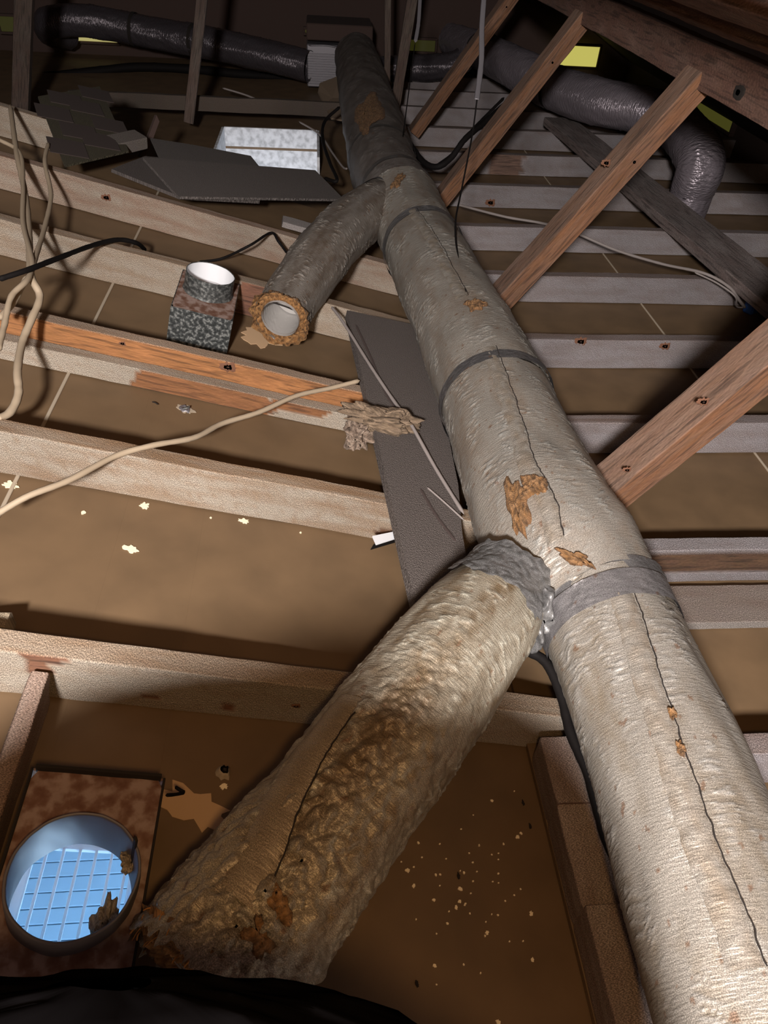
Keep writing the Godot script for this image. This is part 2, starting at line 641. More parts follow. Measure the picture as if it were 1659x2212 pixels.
func seam(par: Node3D, T: Dictionary, pts: Array, flap: float, color: Color) -> void:
	# the overlap of the wrap: a lapped strip of foil and the dark gap at its edge
	var wh := []
	for p in pts:
		wh.append(where(T, p))
	var n_ := 30 * pts.size()
	var P := PackedVector3Array()
	var UV := PackedVector2Array()
	var C := PackedColorArray()
	var G := PackedVector3Array()
	for i in n_:
		var x := float(i) / (n_ - 1) * (wh.size() - 1)
		var k := mini(int(x), wh.size() - 2)
		var w: Vector2 = wh[k].lerp(wh[k + 1], x - k)
		w.y += 0.02 * nz.get_noise_1d(w.x * 14.0) + 0.012 * nz.get_noise_1d(w.x * 60.0)
		var r: float = frame(T, w.x)[1]
		for j in 6:
			var y := flap * j / 5.0
			var h := [0.0005, 0.0042, 0.0046, 0.0044, 0.0038, 0.001][j] as float
			h += 0.0012 * nz.get_noise_2d(w.x * 40.0, y * 60.0)
			P.append(on(T, w.x, w.y - (y if j else 0.0) / r, h))
			UV.append(Vector2(w.x, y + 0.3))
			C.append(color.lerp(Color(0.3, 0.23, 0.16), clampf(0.25 + 0.6 * nz.get_noise_2d(w.x * 20.0, y * 50.0), 0, 1)))
		var gw := (0.0006 + 0.0005 * absf(nz.get_noise_1d(w.x * 35.0)))
		G.append(on(T, w.x, w.y + (gw * 2.0) / r, 0.0042))
		G.append(on(T, w.x, w.y - (gw * 0.5) / r, 0.0046))
	part(par, "seam_flap", grid(n_, 6, P, PackedVector3Array(), UV, C, [M["foil"]]))
	var U2 := PackedVector2Array()
	U2.resize(G.size())
	part(par, "seam_gap", grid(n_, 2, G, PackedVector3Array(), U2, PackedColorArray(), [M["dark_line"]]))


func rope(pts: Array, r: float, seg := 8, per := 10, flat := 1.0) -> ArrayMesh:
	var rad := []
	rad.resize(pts.size())
	rad.fill(r)
	var T := path(pts, rad, per)
	var nu: int = T.P.size()
	var P := PackedVector3Array()
	var UV := PackedVector2Array()
	for i in nu:
		var u: Vector3 = T.U[i]
		var sd: Vector3 = T.T[i].cross(u)
		var rr := r * (0.02 if i == 0 or i == nu - 1 else 1.0 + 0.12 * nz.get_noise_1d(T.S[i] * 40.0))
		for j in seg + 1:
			var a := TAU * (j % seg) / seg
			P.append(T.P[i] + (u * cos(a) * flat + sd * sin(a)) * rr)
			UV.append(Vector2(T.S[i], a * r))
	return grid(nu, seg + 1, P, PackedVector3Array(), UV, PackedColorArray(), [null])


func lathe(prof: Array, seg: int, wob := 0.0) -> ArrayMesh:   # [radius, height] points, turned about y
	var P := PackedVector3Array()
	var UV := PackedVector2Array()
	for i in prof.size():
		for j in seg + 1:
			var a := TAU * (j % seg) / seg
			var r: float = prof[i][0] * (1.0 + wob * nz.get_noise_3d(cos(a) * 1.5, sin(a) * 1.5, prof[i][1] * 10.0))
			P.append(Vector3(cos(a) * r, prof[i][1], sin(a) * r))
			UV.append(Vector2(a * prof[i][0], prof[i][1]))
	return grid(prof.size(), seg + 1, P, PackedVector3Array(), UV, PackedColorArray(), [null])


func tuft(size: Vector3, sd: float, rough := 0.5, a := Color(0.2, 0.14, 0.09), b := Color(0.33, 0.24, 0.165)) -> ArrayMesh:
	# a shaggy lump of glass fibre
	var nu := 40
	var nv := 61
	var P := PackedVector3Array()
	var UV := PackedVector2Array()
	var C := PackedColorArray()
	for i in nu:
		var ph := lerpf(0.04, PI - 0.04, float(i) / (nu - 1))
		for j in nv:
			var th := TAU * (j % 60) / 60.0
			var d := Vector3(sin(ph) * cos(th), cos(ph), sin(ph) * sin(th))
			var k := 1.0 + rough * nz.get_noise_3d(d.x * 1.2 + sd, d.y * 1.2, d.z * 1.2) * 1.5 + rough * 0.16 * nz.get_noise_3d(d.x * 6.0, d.y * 6.0 + sd, d.z * 6.0)
			P.append(d * size * k)
			UV.append(Vector2(th * 0.05, ph * 0.1))
			C.append(a.lerp(b, clampf(0.5 + 1.4 * nz.get_noise_3d(d.x * 5.0, d.y * 5.0, d.z * 5.0 + sd), 0, 1)))
	return grid(nu, nv, P, PackedVector3Array(), UV, C, [M["fibre"]])


func lump(size: Vector3, sd: float) -> ArrayMesh:
	var m := tuft(size, sd, 0.35, Color(0.2, 0.2, 0.205), Color(0.36, 0.36, 0.365))
	m.surface_set_material(0, M["tape"])
	return m


func on_left(s: float, h: float, z: float) -> Vector3:
	return HINGE + LEFT * Vector3(s, h, z)


# ---------------------------------------------------------------- the shell of the attic

func board(par: Node3D, b: Basis, o: Vector3, x0: float, x1: float, z0: float, z1: float, top: float, holes := []) -> void:
	# one sheet of plasterboard, cut round its holes
	var st := new_st()
	board_into(st, b, o, x0, x1, z0, z1, top, holes)
	part(par, "plasterboard_sheet", done(st), M["plasterboard"])


func board_into(st: SurfaceTool, b: Basis, o: Vector3, x0: float, x1: float, z0: float, z1: float, top: float, holes: Array) -> void:
	for h in holes:
		if h[0] < x1 - 0.001 and h[1] > x0 + 0.001 and h[2] < z1 - 0.001 and h[3] > z0 + 0.001:
			for q in [[x0, h[0], z0, z1], [h[1], x1, z0, z1], [maxf(x0, h[0]), minf(x1, h[1]), z0, h[2]], [maxf(x0, h[0]), minf(x1, h[1]), h[3], z1]]:
				if q[1] - q[0] > 0.004 and q[3] - q[2] > 0.004:
					board_into(st, b, o, q[0], q[1], q[2], q[3], top, holes)
			return
	box_into(st, Transform3D(b, o + b * Vector3((x0 + x1) / 2.0, top - 0.006, (z0 + z1) / 2.0)), Vector3(x1 - x0, 0.012, z1 - z0), 0.0001)


const BOOT := [-0.66, -0.517, -0.425, -0.275]
const BOOT_FAR := [-0.68, -0.53, -1.885, -1.66]

func shell() -> void:
	var fl := struct("floor")
	for x in [[-3.4, -2.06], [-2.06, -0.858], [-0.858, 0.11]]:
		for z in [[-1.082, 0.5], [-2.95, -1.082]]:
			board(fl, LEFT, HINGE, x[0], x[1], z[0], z[1], -0.1, [BOOT, BOOT_FAR])
	for x in [[0.345, 1.143], [1.143, 2.36]]:
		for z in [[-0.985, 0.5], [-3.265, -0.985], [-6.3, -3.265]]:
			board(fl, Basis(), Vector3.ZERO, x[0], x[1], z[0], z[1], -0.1)
	board(fl, Basis(), Vector3.ZERO, -4.0, 0.345, -6.3, -2.95, -0.1, [[-0.475, 0.0, -4.07, -3.6]])
	# filled joints between the sheets
	for j in [[Vector3(-0.858, -0.099, -1.8), 2.2]]:
		part(fl, "joint_filler", box_mesh(Vector3(0.007, 0.005, j[1]), 0.002, Transform3D(LEFT, HINGE + LEFT * j[0])), M["joint"])
	part(fl, "joint_filler", box_mesh(Vector3(0.005, 0.005, 5.0), 0.002, Transform3D(Basis(), Vector3(1.143, -0.099, -2.5))), M["joint"])
	# far end, sides and back
	var wf := struct("wall_far", Vector3(0, 1.0, -6.36))
	part(wf, "boarding", box_mesh(Vector3(7.5, 4.6, 0.1)), M["roof_deck"])
	var wl := struct("wall_left", Vector3(-3.6, 1.0, -3))
	part(wl, "boarding", box_mesh(Vector3(0.1, 4.6, 8)), M["roof_deck"])
	var wr := struct("wall_right", Vector3(2.42, 0.0, -3))
	part(wr, "boarding", box_mesh(Vector3(0.08, 0.6, 8)), M["roof_deck"])
	var wb := struct("wall_near", Vector3(0, 1.3, 1.8))
	part(wb, "boarding", box_mesh(Vector3(7.5, 4.6, 0.1)), M["roof_deck"])
	var step := struct("trim_1", Vector3(0, 0, -2.96))
	part(step, "upstand", prism([on_left(0.1, -0.11, 0), on_left(-3.4, -0.11, 0), Vector3(-3.2, -0.1, 0), Vector3(0.3, -0.1, 0)], Vector3(0, 0, -0.02)), M["roof_deck"])
	var ce := struct("ceiling")
	var pitch := atan(0.54)
	var right := Transform3D(Basis(Vector3(0, 0, 1), -pitch), Vector3(0.55, 1.06, -3.85))
	part(ce, "roof_deck", box_mesh(Vector3(4.3, 0.05, 5.3), 0.002, right), M["roof_deck"])
	part(ce, "roof_deck", box_mesh(Vector3(2.25, 0.05, 3.0), 0.002, Transform3D(Basis(Vector3(0, 0, 1), -pitch), Vector3(1.45, 0.572, 0.3))), M["roof_deck"])
	var lft := Transform3D(Basis(Vector3(0, 0, 1), pitch), Vector3(-2.55, 1.36, -3.85))
	part(ce, "roof_deck", box_mesh(Vector3(3.3, 0.05, 5.3), 0.002, lft), M["roof_deck"])
	part(ce, "unseen_high_deck", box_mesh(Vector3(7.5, 0.05, 3.1), 0.002, Transform3D(Basis(), Vector3(0, 2.5, 0.33))), M["roof_deck"])  # unseen roof raised over the camera to clear the added light
	part(ce, "unseen_high_deck", prism([Vector3(-3.6, 2.5, -1.2), Vector3(-3.6, 0.8, -1.2), Vector3(-1.0, 1.95, -1.2), Vector3(2.45, 0.05, -1.2), Vector3(2.45, 2.5, -1.2)], Vector3(0, 0, -0.03)), M["roof_deck"])
	# glowing panels stand in for daylight showing through gaps at the far eaves
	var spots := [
		["eave_gap_1", Vector3(-1.6077, 0.0208, -6.2), Vector2(0.36, 0.045), Color(1.0, 0.95, 0.62), 0.4],
		["eave_gap_2", Vector3(-2.149, 0.077, -6.2), Vector2(0.14, 0.09), Color(0.9, 0.88, 0.4), 0.03],
		["eave_gap_3", Vector3(0.1316, 0.1273, -6.2), Vector2(0.42, 0.02), Color(0.9, 0.85, 0.4), 0.04],
		["eave_gap_4", Vector3(0.7596, 0.0742, -6.2), Vector2(0.24, 0.07), Color(0.9, 0.88, 0.4), 0.025],
		["eave_gap_5", Vector3(1.9842, 0.0581, -6.2), Vector2(0.3, 0.13), Color(0.97, 0.93, 0.48), 0.55],
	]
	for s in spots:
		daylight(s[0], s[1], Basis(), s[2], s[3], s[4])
	daylight("eave_gap_6", Vector3(2.365, 0.06, -4.6), Basis(Vector3.UP, -PI / 2), Vector2(0.55, 0.12), Color(0.9, 0.88, 0.4), 0.06)


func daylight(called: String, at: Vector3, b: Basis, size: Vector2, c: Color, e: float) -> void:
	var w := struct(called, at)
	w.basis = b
	var glow_panel := part(w, "glow_panel", box_mesh(Vector3(size.x, size.y, 0.01)), glow(called + "_daylight", c, e))  # emissive panel for a daylit gap, no glazing; the frame round it is added
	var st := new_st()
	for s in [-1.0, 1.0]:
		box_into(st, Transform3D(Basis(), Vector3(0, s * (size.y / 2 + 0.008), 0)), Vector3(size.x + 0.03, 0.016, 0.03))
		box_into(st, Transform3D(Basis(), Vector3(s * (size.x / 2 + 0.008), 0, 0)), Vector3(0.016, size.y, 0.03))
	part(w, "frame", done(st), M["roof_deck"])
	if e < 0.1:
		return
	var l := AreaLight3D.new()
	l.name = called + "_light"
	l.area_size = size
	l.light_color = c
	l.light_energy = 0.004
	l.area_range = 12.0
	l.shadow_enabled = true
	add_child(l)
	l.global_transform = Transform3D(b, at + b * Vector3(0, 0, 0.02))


# ---------------------------------------------------------------- joists

const PALE := Color(0.47, 0.41, 0.335)
const BROWN := Color(0.22, 0.105, 0.05)
const TAN := Color(0.32, 0.2, 0.115)

func knot(par: Node3D, at: Vector3, r: float) -> void:
	# a knot in a face turned to the camera
	var k := part(par, "knot", lathe([[0.0, 0.0009], [r * 0.5, 0.0011], [r * 0.6, 0.0006], [r * 0.8, 0.0008], [r, -0.0006]], 22, 0.6), M["knot_wood"])
	k.transform = Transform3D(Basis(Vector3(1, 0, 0), PI / 2).scaled(Vector3(1.5, 1, 1)), at - (par.get_parent() as Node3D).position)


func left_joist(z: float, s0: float, s1: float, top: float, low: float, thick: float, label: String, style: Dictionary) -> void:
	var o := thing("ceiling_joist", label, "joist", on_left((s0 + s1) / 2.0, low, z))
	style.merge({"wood": TAN, "dust": PALE, "seed": z * 3.1, "step": 0.009})
	o.set_meta("group", "joists over the sloping left ceiling")
	var h := top - low
	var m := timber(LEFT * Vector3((s0 - s1) / 2.0, h / 2.0, 0), LEFT * Vector3((s1 - s0) / 2.0, h / 2.0, 0), LEFT.y, thick, h, style)
	var tp := part(o, "timber", m)
	if z < -1.47 and z > -1.5:
		knot(tp, Vector3(-0.2087, 0.1178, -1.4655), 0.013)
		knot(tp, Vector3(-0.435, 0.1749, -1.4655), 0.006)
	elif z < -0.6 and z > -0.7:
		knot(tp, Vector3(-0.0385, 0.0355, -0.612), 0.005)
	elif z < -2.3 and z > -2.4:
		knot(tp, Vector3(-0.6434, 0.2054, -2.315), 0.011)


func joists() -> void:
	# faces of a timber: 0 top, 1 towards the camera, 2 below, 3 away
	var A := -0.0985
	left_joist(-0.632, -1.0, 0.12, 0.0, A, 0.038, "pale dusty joist behind the rusty boot with the slatted view, brown notch at left end", {"amount": [0.45, 0.9, 0.5, 0.5], "bare": [[1, 0.285, 0.325, -1.0, 0.5], [1, 0.44, 0.462, 0.62, 0.8], [1, 0.55, 0.572, 0.66, 0.85]], "bare_color": Color(0.2, 0.09, 0.05)})
	left_joist(-1.082, -1.3, 0.1, 0.0, A, 0.038, "speckled dusty joist crossed by the long beige cable, ending at splintered brown wood", {"amount": [0.15, 0.68, 0.5, 0.5], "blotch": 0.8, "bare": [[1, 1.13, 1.19, 0.6, 0.95], [0, 1.15, 1.2, 0.0, 0.9]], "bare_color": Color(0.16, 0.075, 0.04)})
	left_joist(-1.4475, -1.4, 0.1, -0.048, A, 0.033, "lower timber of the paired joists, half dusty white and half bare brown", {"amount": [0.75, 0.95, 0.5, 0.5], "bare": [[1, 0.68, 1.0, -1.0, 2.0], [1, 1.0, 1.13, -1.0, 0.55]], "bare_color": Color(0.27, 0.115, 0.045)})
	left_joist(-1.4835, -1.4, 0.08, 0.0, A, 0.033, "bare orange grained timber behind the lower timber of the paired joists", {"amount": [0.6, 0.0, 0.3, 0.3], "wood": Color(0.36, 0.16, 0.06), "bare": [[1, -1.0, 9.0, -1.0, 2.0]], "bare_color": Color(0.38, 0.165, 0.06), "blotch": 0.2})
	left_joist(-1.92, -1.5, 0.12, 0.0, A, 0.038, "dusty joist behind the square duct boot with the dark round collar", {"amount": [0.35, 0.75, 0.5, 0.5], "bare": [[1, 0.97, 1.06, -1.0, 2.0]], "bare_color": Color(0.2, 0.09, 0.055)})
	left_joist(-2.335, -1.7, 0.1, 0.0, A, 0.038, "dusty reddish joist running under the loose grey sheets", {"amount": [0.35, 0.6, 0.4, 0.4], "wood": Color(0.3, 0.16, 0.1)})
	left_joist(-2.77, -2.0, -1.16, 0.0, A, 0.038, "short dusty joist end in the dark beside the checked sheet at far left", {"amount": [0.5, 0.8, 0.4, 0.4]})
	var R := [[-0.54, "dusty joist end at the right edge low in the picture"], [-0.985, "brown faced joist with white dusty edges, behind the flat grey plank"], [-1.435, "dusty joist meeting the foot of the nearest brown strut"], [-1.865, "dusty joist with a brown knot, below the seam of the bare board"], [-2.315, "dusty joist with the white cable's end at its right"], [-2.765, "dusty joist crossed by the third brown strut from the front"], [-3.265, "dusty joist with dark scuff marks near the second brown strut's foot"], [-3.75, "pale joist with a brown patch in the middle, under the hanging black cable loop"], [-4.2, "pale joist just above the bottom of the black cable loop"], [-4.65, "grey joist under the long grey flexible duct"], [-5.1, "dim joist just under the yellow daylight gap"], [-5.55, "dim joist next to the far wall on the right"]]
	for i in R.size():
		var r: Array = R[i]
		var o := thing("ceiling_joist", r[1], "joist", Vector3(1.33, -0.098, r[0]), "joists over the level right ceiling")
		var st := {"wood": Color(0.2, 0.13, 0.1), "dust": Color(0.375, 0.345, 0.36), "amount": [0.35, 0.85, 0.4, 0.4], "seed": i * 4.7, "step": 0.012 if i < 7 else 0.02, "blotch": 0.35}
		if i == 1:
			st.amount = [0.9, 0.9, 0.4, 0.4]
			st.bare = [[1, -1.0, 9.0, 0.08, 0.72]]
			st.bare_color = Color(0.105, 0.055, 0.03)
		if i == 7:
			st.bare = [[1, 0.45, 0.62, -1.0, 2.0]]
			st.bare_color = Color(0.2, 0.12, 0.09)
		var tp := part(o, "timber", timber(Vector3(-0.93, 0.049, 0), Vector3(1.0, 0.049, 0), Vector3.UP, 0.038, 0.096, st))
		if i == 3:
			knot(tp, Vector3(1.0324, -0.0194, -1.8455), 0.012)
			knot(tp, Vector3(0.77, -0.0079, -1.8455), 0.014)
		if i == 6:
			knot(tp, Vector3(0.7719, -0.076, -3.2455), 0.016)
	# flat plank in front of the brown-faced joist
	var fp := thing("plank", "flat grey plank lying on the ceiling board in front of the brown faced joist", "plank", Vector3(1.4, -0.098, -0.893))
	part(fp, "timber", timber(Vector3(-0.85, 0.011, 0), Vector3(0.9, 0.011, 0), Vector3.UP, 0.1, 0.022, {"wood": Color(0.25, 0.19, 0.16), "dust": Color(0.38, 0.345, 0.32), "amount": [0.2, 0.95, 0.4, 0.4], "seed": 61.0, "blotch": 0.25}))
	# wall plate under the main duct, in three lengths
	for k in [[-0.585, -0.475, 0.0, "short end of wall plate with crumbled edge below the taped wye"], [-0.474, -0.332, -0.006, "middle length of wall plate beside the thick black cable"], [-0.331, 0.3, 0.004, "nearest length of wall plate with a cracked left edge, at the bottom of the picture"]]:
		var o := thing("wall_plate", k[3], "timber", Vector3(0.41, -0.098, (k[0] + k[1]) / 2.0))
		part(o, "timber", timber(Vector3(0, 0.035 + k[2] / 2, (k[0] - k[1]) / 2.0), Vector3(0, 0.035 + k[2] / 2, (k[1] - k[0]) / 2.0), Vector3.UP, 0.13, 0.07 + k[2], {"wood": Color(0.22, 0.13, 0.1), "dust": Color(0.42, 0.34, 0.3), "amount": [0.7, 0.5, 0.4, 0.4], "seed": k[0] * 9.0, "step": 0.008}))
	# nogging beside the near boot
	var ng := thing("nogging", "narrow dusty timber running from the joist towards the camera beside the near duct boot", "timber", on_left(-0.695, -0.098, -0.33))
	part(ng, "timber", timber(LEFT * Vector3(0, 0.04, -0.27), LEFT * Vector3(0, 0.04, 0.4), LEFT.y, 0.024, 0.08, {"wood": Color(0.26, 0.15, 0.1), "dust": Color(0.45, 0.34, 0.28), "amount": [0.6, 0.4, 0.3, 0.2], "seed": 5.0}))


# ---------------------------------------------------------------- struts, purlin, roof boards, posts

func roof_timbers() -> void:
	var brown := Color(0.215, 0.095, 0.043)
	var zs := [-1.04, -1.97, -3.0, -4.04]
	var names := ["nearest brown strut, rising from beside the trunk duct to the right edge", "second brown strut from the front, its split top meeting the roof beam", "third brown strut from the front, its square top meeting the roof beam", "farthest of the four brown struts, running out of the top of the picture"]
	for i in 4:
		var z: float = zs[i]
		var a := Vector3(0.5, 0.005, z)
		var d := Vector3(0.43, 0.62, 0).normalized()
		var o := thing("roof_strut", names[i], "strut", a, "brown roof struts")
		var st := {"wood": brown, "dust": Color(0.3, 0.22, 0.18), "amount": [0.1, 0.1, 0.0, 0.5], "mat": M["bare_wood"], "seed": i * 3.3 + 1.0, "blotch": 0.25, "step": 0.009}
		var tb := part(o, "timber", timber(-d * 0.0, d * (0.79 if i else 0.86), Vector3(0, 0, 1), 0.056, 0.092, st))
		if i == 0:
			knot(tb, Vector3(0.6592, 0.3354, -0.9935), 0.008)
			knot(tb, Vector3(0.5663, 0.1865, -0.9935), 0.006)
		elif i == 1:
			knot(tb, Vector3(0.7455, 0.4606, -1.9235), 0.009)
		var nl := lathe([[0.0, 0.002], [0.004, 0.002], [0.004, 0.0]], 10)
		var k := part(tb, "nail_head", nl, M["dark_line"])
		k.transform = Transform3D(Basis(Vector3(1, 0, 0), PI / 2), d * (0.5 + 0.06 * i) + Vector3(0, 0, 0.046))
	var pu := thing("roof_beam", "long dark brown beam under the roof carrying the struts, knot near its right end", "beam", Vector3(0.955, 0.68, -2.6))
	var pt := part(pu, "timber", timber(Vector3(0, 0, 3.5), Vector3(0, 0, -3.6), Vector3.UP, 0.05, 0.095, {"wood": Color(0.17, 0.085, 0.06), "dust": Color(0.3, 0.2, 0.16), "amount": [0.2, 0.15, 0.1, 0.1], "mat": M["bare_wood"], "seed": 8.0, "step": 0.014}))
	part(pt, "knot", lathe([[0.0, 0.002], [0.006, 0.003], [0.008, 0.001], [0.013, 0.003], [0.016, -0.001]], 20, 0.3), M["dark_line"]).transform = Transform3D(Basis(Vector3(0, 0, 1), PI / 2).scaled(Vector3(1, 1, 1.6)), Vector3(-0.025, -0.012, 0.8750385948694885))
	for k in [[0.86, 0.785, 0.03, "thin roof batten just above the long dark brown beam"], [0.735, 0.845, 0.07, "broad brown roof board with white specks, above the thin batten"], [0.53, 0.945, 0.06, "orange brown roof board in the top right corner"]]:
		var o := thing("roof_board", k[3], "board", Vector3(k[0], k[1], -2.0))
		var wd := Color(0.2, 0.1, 0.07) if k[0] > 0.6 else Color(0.36, 0.12, 0.05)
		part(o, "timber", timber(Vector3(0, 0, 2.9), Vector3(0, 0, -4.2), Vector3(0.475, 0.88, 0), k[2], 0.03, {"wood": wd, "dust": Color(0.35, 0.25, 0.2), "amount": [0.1, 0.1, 0.15, 0.1], "mat": M["bare_wood"], "seed": k[0] * 20.0, "step": 0.014}))
	# posts in the dark at the back
	for k in [[Vector3(-1.5136, 0, -4.2197), Vector3(-1.3632, 0.4651, -4.2), 0.08, "thick dark post at the far left edge"], [Vector3(-0.65, 0, -4.0802), Vector3(-0.5284, 0.5141, -4.1), 0.05, "thin grey post left of the lit opening"], [Vector3(0.4393, 0, -4.5055), Vector3(0.4978, 0.5186, -4.5), 0.055, "brown post just right of the trunk duct's far end"], [Vector3(0.4091, 0, -4.6646), Vector3(0.389, 0.4922, -4.7), 0.035, "slim post hidden half behind the trunk duct's far end"]]:
		var a: Vector3 = k[0]
		var d: Vector3 = (k[1] - a).normalized()
		var o := thing("roof_post", k[3], "post", a, "dark posts at the back")
		part(o, "timber", timber(Vector3.ZERO, d * 1.6, Vector3(0, 0, 1), k[2], k[2] * 0.6, {"wood": Color(0.1, 0.06, 0.045), "dust": Color(0.14, 0.12, 0.1), "amount": [0.3, 0.3, 0.3, 0.3], "mat": M["bare_wood"], "seed": a.x * 7.0, "step": 0.02}))
	# diagonal plank over the right joists
	var dg := thing("plank", "grey brown plank lying slantwise across the joists at the right edge", "plank", Vector3(1.5168, 0, -2.9077))
	var a2: Vector3 = Vector3(1.3387, 0.024, -4.3202)
	var b2: Vector3 = Vector3(1.5056, 0.024, -1.8461)
	part(dg, "timber", timber(a2 - dg.position, b2 - dg.position, Vector3.UP, 0.17, 0.04, {"wood": Color(0.2, 0.15, 0.14), "dust": Color(0.34, 0.3, 0.29), "amount": [0.45, 0.2, 0.1, 0.1], "mat": M["bare_wood"], "seed": 31.0}))


# ---------------------------------------------------------------- the main duct

func ring(par: Node3D, T: Dictionary, s: float, w: float, color: Color, sd: float, label := "") -> void:
	part(par, "tape_band", skin(T, s - w / 2, s + w / 2, w / 14.0, 140, M["tape"], {"off": 0.0045, "crease": 0.0012, "lump": 0.004, "freq": 120.0, "color": color, "dirt": color * 0.7, "dirt_amount": 0.2, "seed": sd}), null, label)


func trunk_duct() -> void:
	var T := path([Vector3(0.432, 0.112, 0.45), Vector3(0.44, 0.107, 0.15), Vector3(0.456, 0.107, -0.3), Vector3(0.462, 0.11, -0.55), Vector3(0.452, 0.115, -0.72), Vector3(0.424, 0.125, -0.83), Vector3(0.405, 0.128, -0.93), Vector3(0.398, 0.125, -1.05), Vector3(0.385, 0.125, -1.45), Vector3(0.348, 0.125, -1.93), Vector3(0.3141, 0.125, -2.3242), Vector3(0.2903, 0.13, -2.571), Vector3(0.2623, 0.13, -2.8505), Vector3(0.2591, 0.13, -3.2509), Vector3(0.257, 0.13, -3.7079), Vector3(0.2495, 0.14, -4.3392), Vector3(0.2461, 0.15, -5.1192)], [0.1070, 0.1070, 0.1050, 0.1030, 0.1060, 0.1230, 0.1270, 0.1230, 0.1215, 0.1210, 0.1220, 0.1320, 0.1300, 0.1350, 0.1380, 0.1350, 0.1300])
	var o := thing("trunk_duct", "long foil wrapped duct running from the bottom right corner to the far ribbed box", "duct")
	var s_wye: float = where(T, Vector3(0.466, 0.12, -0.8)).x
	var s_mid: float = where(T, Vector3(0.4, 0.125, -1.3)).x
	var s_y2: float = where(T, Vector3(0.2931, 0.13, -2.5478)).x
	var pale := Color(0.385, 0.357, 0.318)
	var jackets := [[0.0, null], [s_wye - 0.06, null], [s_mid, null], [s_y2, null]]
	jackets[0][1] = part(o, "jacket", skin(T, 0.0, s_wye - 0.06, 0.0023, 250, M["foil"], {"color": pale, "crease": 0.0016, "lump": 0.005, "dirt": Color(0.3, 0.25, 0.19), "dirt_amount": 0.2, "seed": 1.0}), null, "creased silver grey foil jacket nearest the camera")
	jackets[1][1] = part(o, "jacket", skin(T, s_wye - 0.06, s_mid, 0.0026, 230, M["foil"], {"color": pale, "crease": 0.0017, "lump": 0.006, "dirt": Color(0.33, 0.26, 0.2), "dirt_amount": 0.22, "seed": 3.0}), null, "foil jacket over the near wye piece")
	jackets[2][1] = part(o, "jacket", skin(T, s_mid, s_y2, 0.0032, 190, M["foil"], {"color": pale, "crease": 0.0021, "lump": 0.005, "dirt": Color(0.31, 0.25, 0.2), "dirt_amount": 0.25, "seed": 5.0}), null, "foil jacket of the middle run")
	jackets[3][1] = part(o, "jacket", skin(T, s_y2, T.len, 0.009, 110, M["foil"], {"color": Color(0.24, 0.215, 0.2), "crease": 0.002, "lump": 0.007, "dirt": Color(0.16, 0.135, 0.12), "dirt_amount": 0.35, "seed": 7.0}), null, "dusty brown grey foil jacket of the far run, darkened for the fading light")  # colours darkened here for the light falling off along the duct
	# tape bands where the pieces join
	var tape := Color(0.25, 0.245, 0.25)
	ring(o, T, where(T, Vector3(0.4353, 0.216, -0.6845)).x, 0.05, Color(0.3, 0.29, 0.3), 2.0, "silver tape band below the near wye")
	ring(o, T, where(T, Vector3(0.3516, 0.2402, -1.3064)).x, 0.032, Color(0.17, 0.165, 0.17), 4.0, "dark grey tape band round the middle run")
	ring(o, T, where(T, Vector3(0.3035, 0.2434, -2.1825)).x, 0.045, Color(0.24, 0.235, 0.24), 6.0, "tape band below the far wye")
	ring(o, T, where(T, Vector3(0.2389, 0.255, -2.6329)).x, 0.03, Color(0.2, 0.19, 0.185), 8.0)
	ring(o, T, where(T, Vector3(0.2162, 0.2553, -3.0527)).x, 0.03, Color(0.2, 0.19, 0.185), 9.0)
	part(o, "tape_wrap", skin(T, s_wye - 0.085, s_wye - 0.05, 0.0032, 140, M["tape"], {"off": 0.003, "crease": 0.002, "lump": 0.008, "color": tape, "dirt": tape * 0.6, "seed": 12.0}))
	# torn places
	for k in [[Vector3(0.3248, 0.2155, -0.8597), 0.05, 0.016, 1.3, 0.35], [Vector3(0.3506, 0.2389, -0.8828), 0.022, 0.022, 7.1, 0.0], [Vector3(0.3895, 0.2161, -0.7401), 0.032, 0.009, 2.9, -0.5], [Vector3(0.3666, 0.2457, -1.5372), 0.03, 0.024, 4.4, 0.3], [Vector3(0.2619, 0.2462, -2.4296), 0.06, 0.02, 5.2, 0.4], [Vector3(0.2013, 0.2525, -3.28), 0.26, 0.062, 6.6, 0.1], [Vector3(0.44, 0.2099, -0.4673), 0.009, 0.005, 8.3, 0.0], [Vector3(0.4333, 0.2084, -0.4218), 0.011, 0.005, 9.3, 0.0]]:
		var host: Node3D = o
		for jk in jackets:
			if where(T, k[0]).x >= jk[0]:
				host = jk[1]
		part(host, "torn_insulation", patch(T, k[0], k[1], k[2], k[3], 0.003, k[4]), null, "brown glass fibre showing through torn foil")
	# lap seams of the wrap
	seam(jackets[0][1], T, [Vector3(0.4271, 0.2093, -0.1897), Vector3(0.4286, 0.209, -0.2482), Vector3(0.4284, 0.2083, -0.3098), Vector3(0.4342, 0.2092, -0.3618), Vector3(0.4354, 0.209, -0.4201), Vector3(0.442, 0.2102, -0.4838), Vector3(0.4472, 0.2121, -0.5545), Vector3(0.4525, 0.2144, -0.6209), Vector3(0.4552, 0.2174, -0.6773)], 0.035, pale)
	seam(jackets[2][1], T, [Vector3(0.3782, 0.2269, -0.7752), Vector3(0.3782, 0.2411, -0.8245), Vector3(0.3742, 0.2478, -0.8744), Vector3(0.3659, 0.2487, -0.9223), Vector3(0.3718, 0.2454, -1.0347), Vector3(0.3756, 0.2456, -1.1751), Vector3(0.3749, 0.2458, -1.34)], 0.03, pale)
	seam(jackets[2][1], T, [Vector3(0.3573, 0.2449, -1.5876), Vector3(0.347, 0.2447, -1.7204), Vector3(0.3352, 0.2448, -1.8687), Vector3(0.323, 0.2445, -2.0017), Vector3(0.2969, 0.242, -2.186)], 0.03, pale)
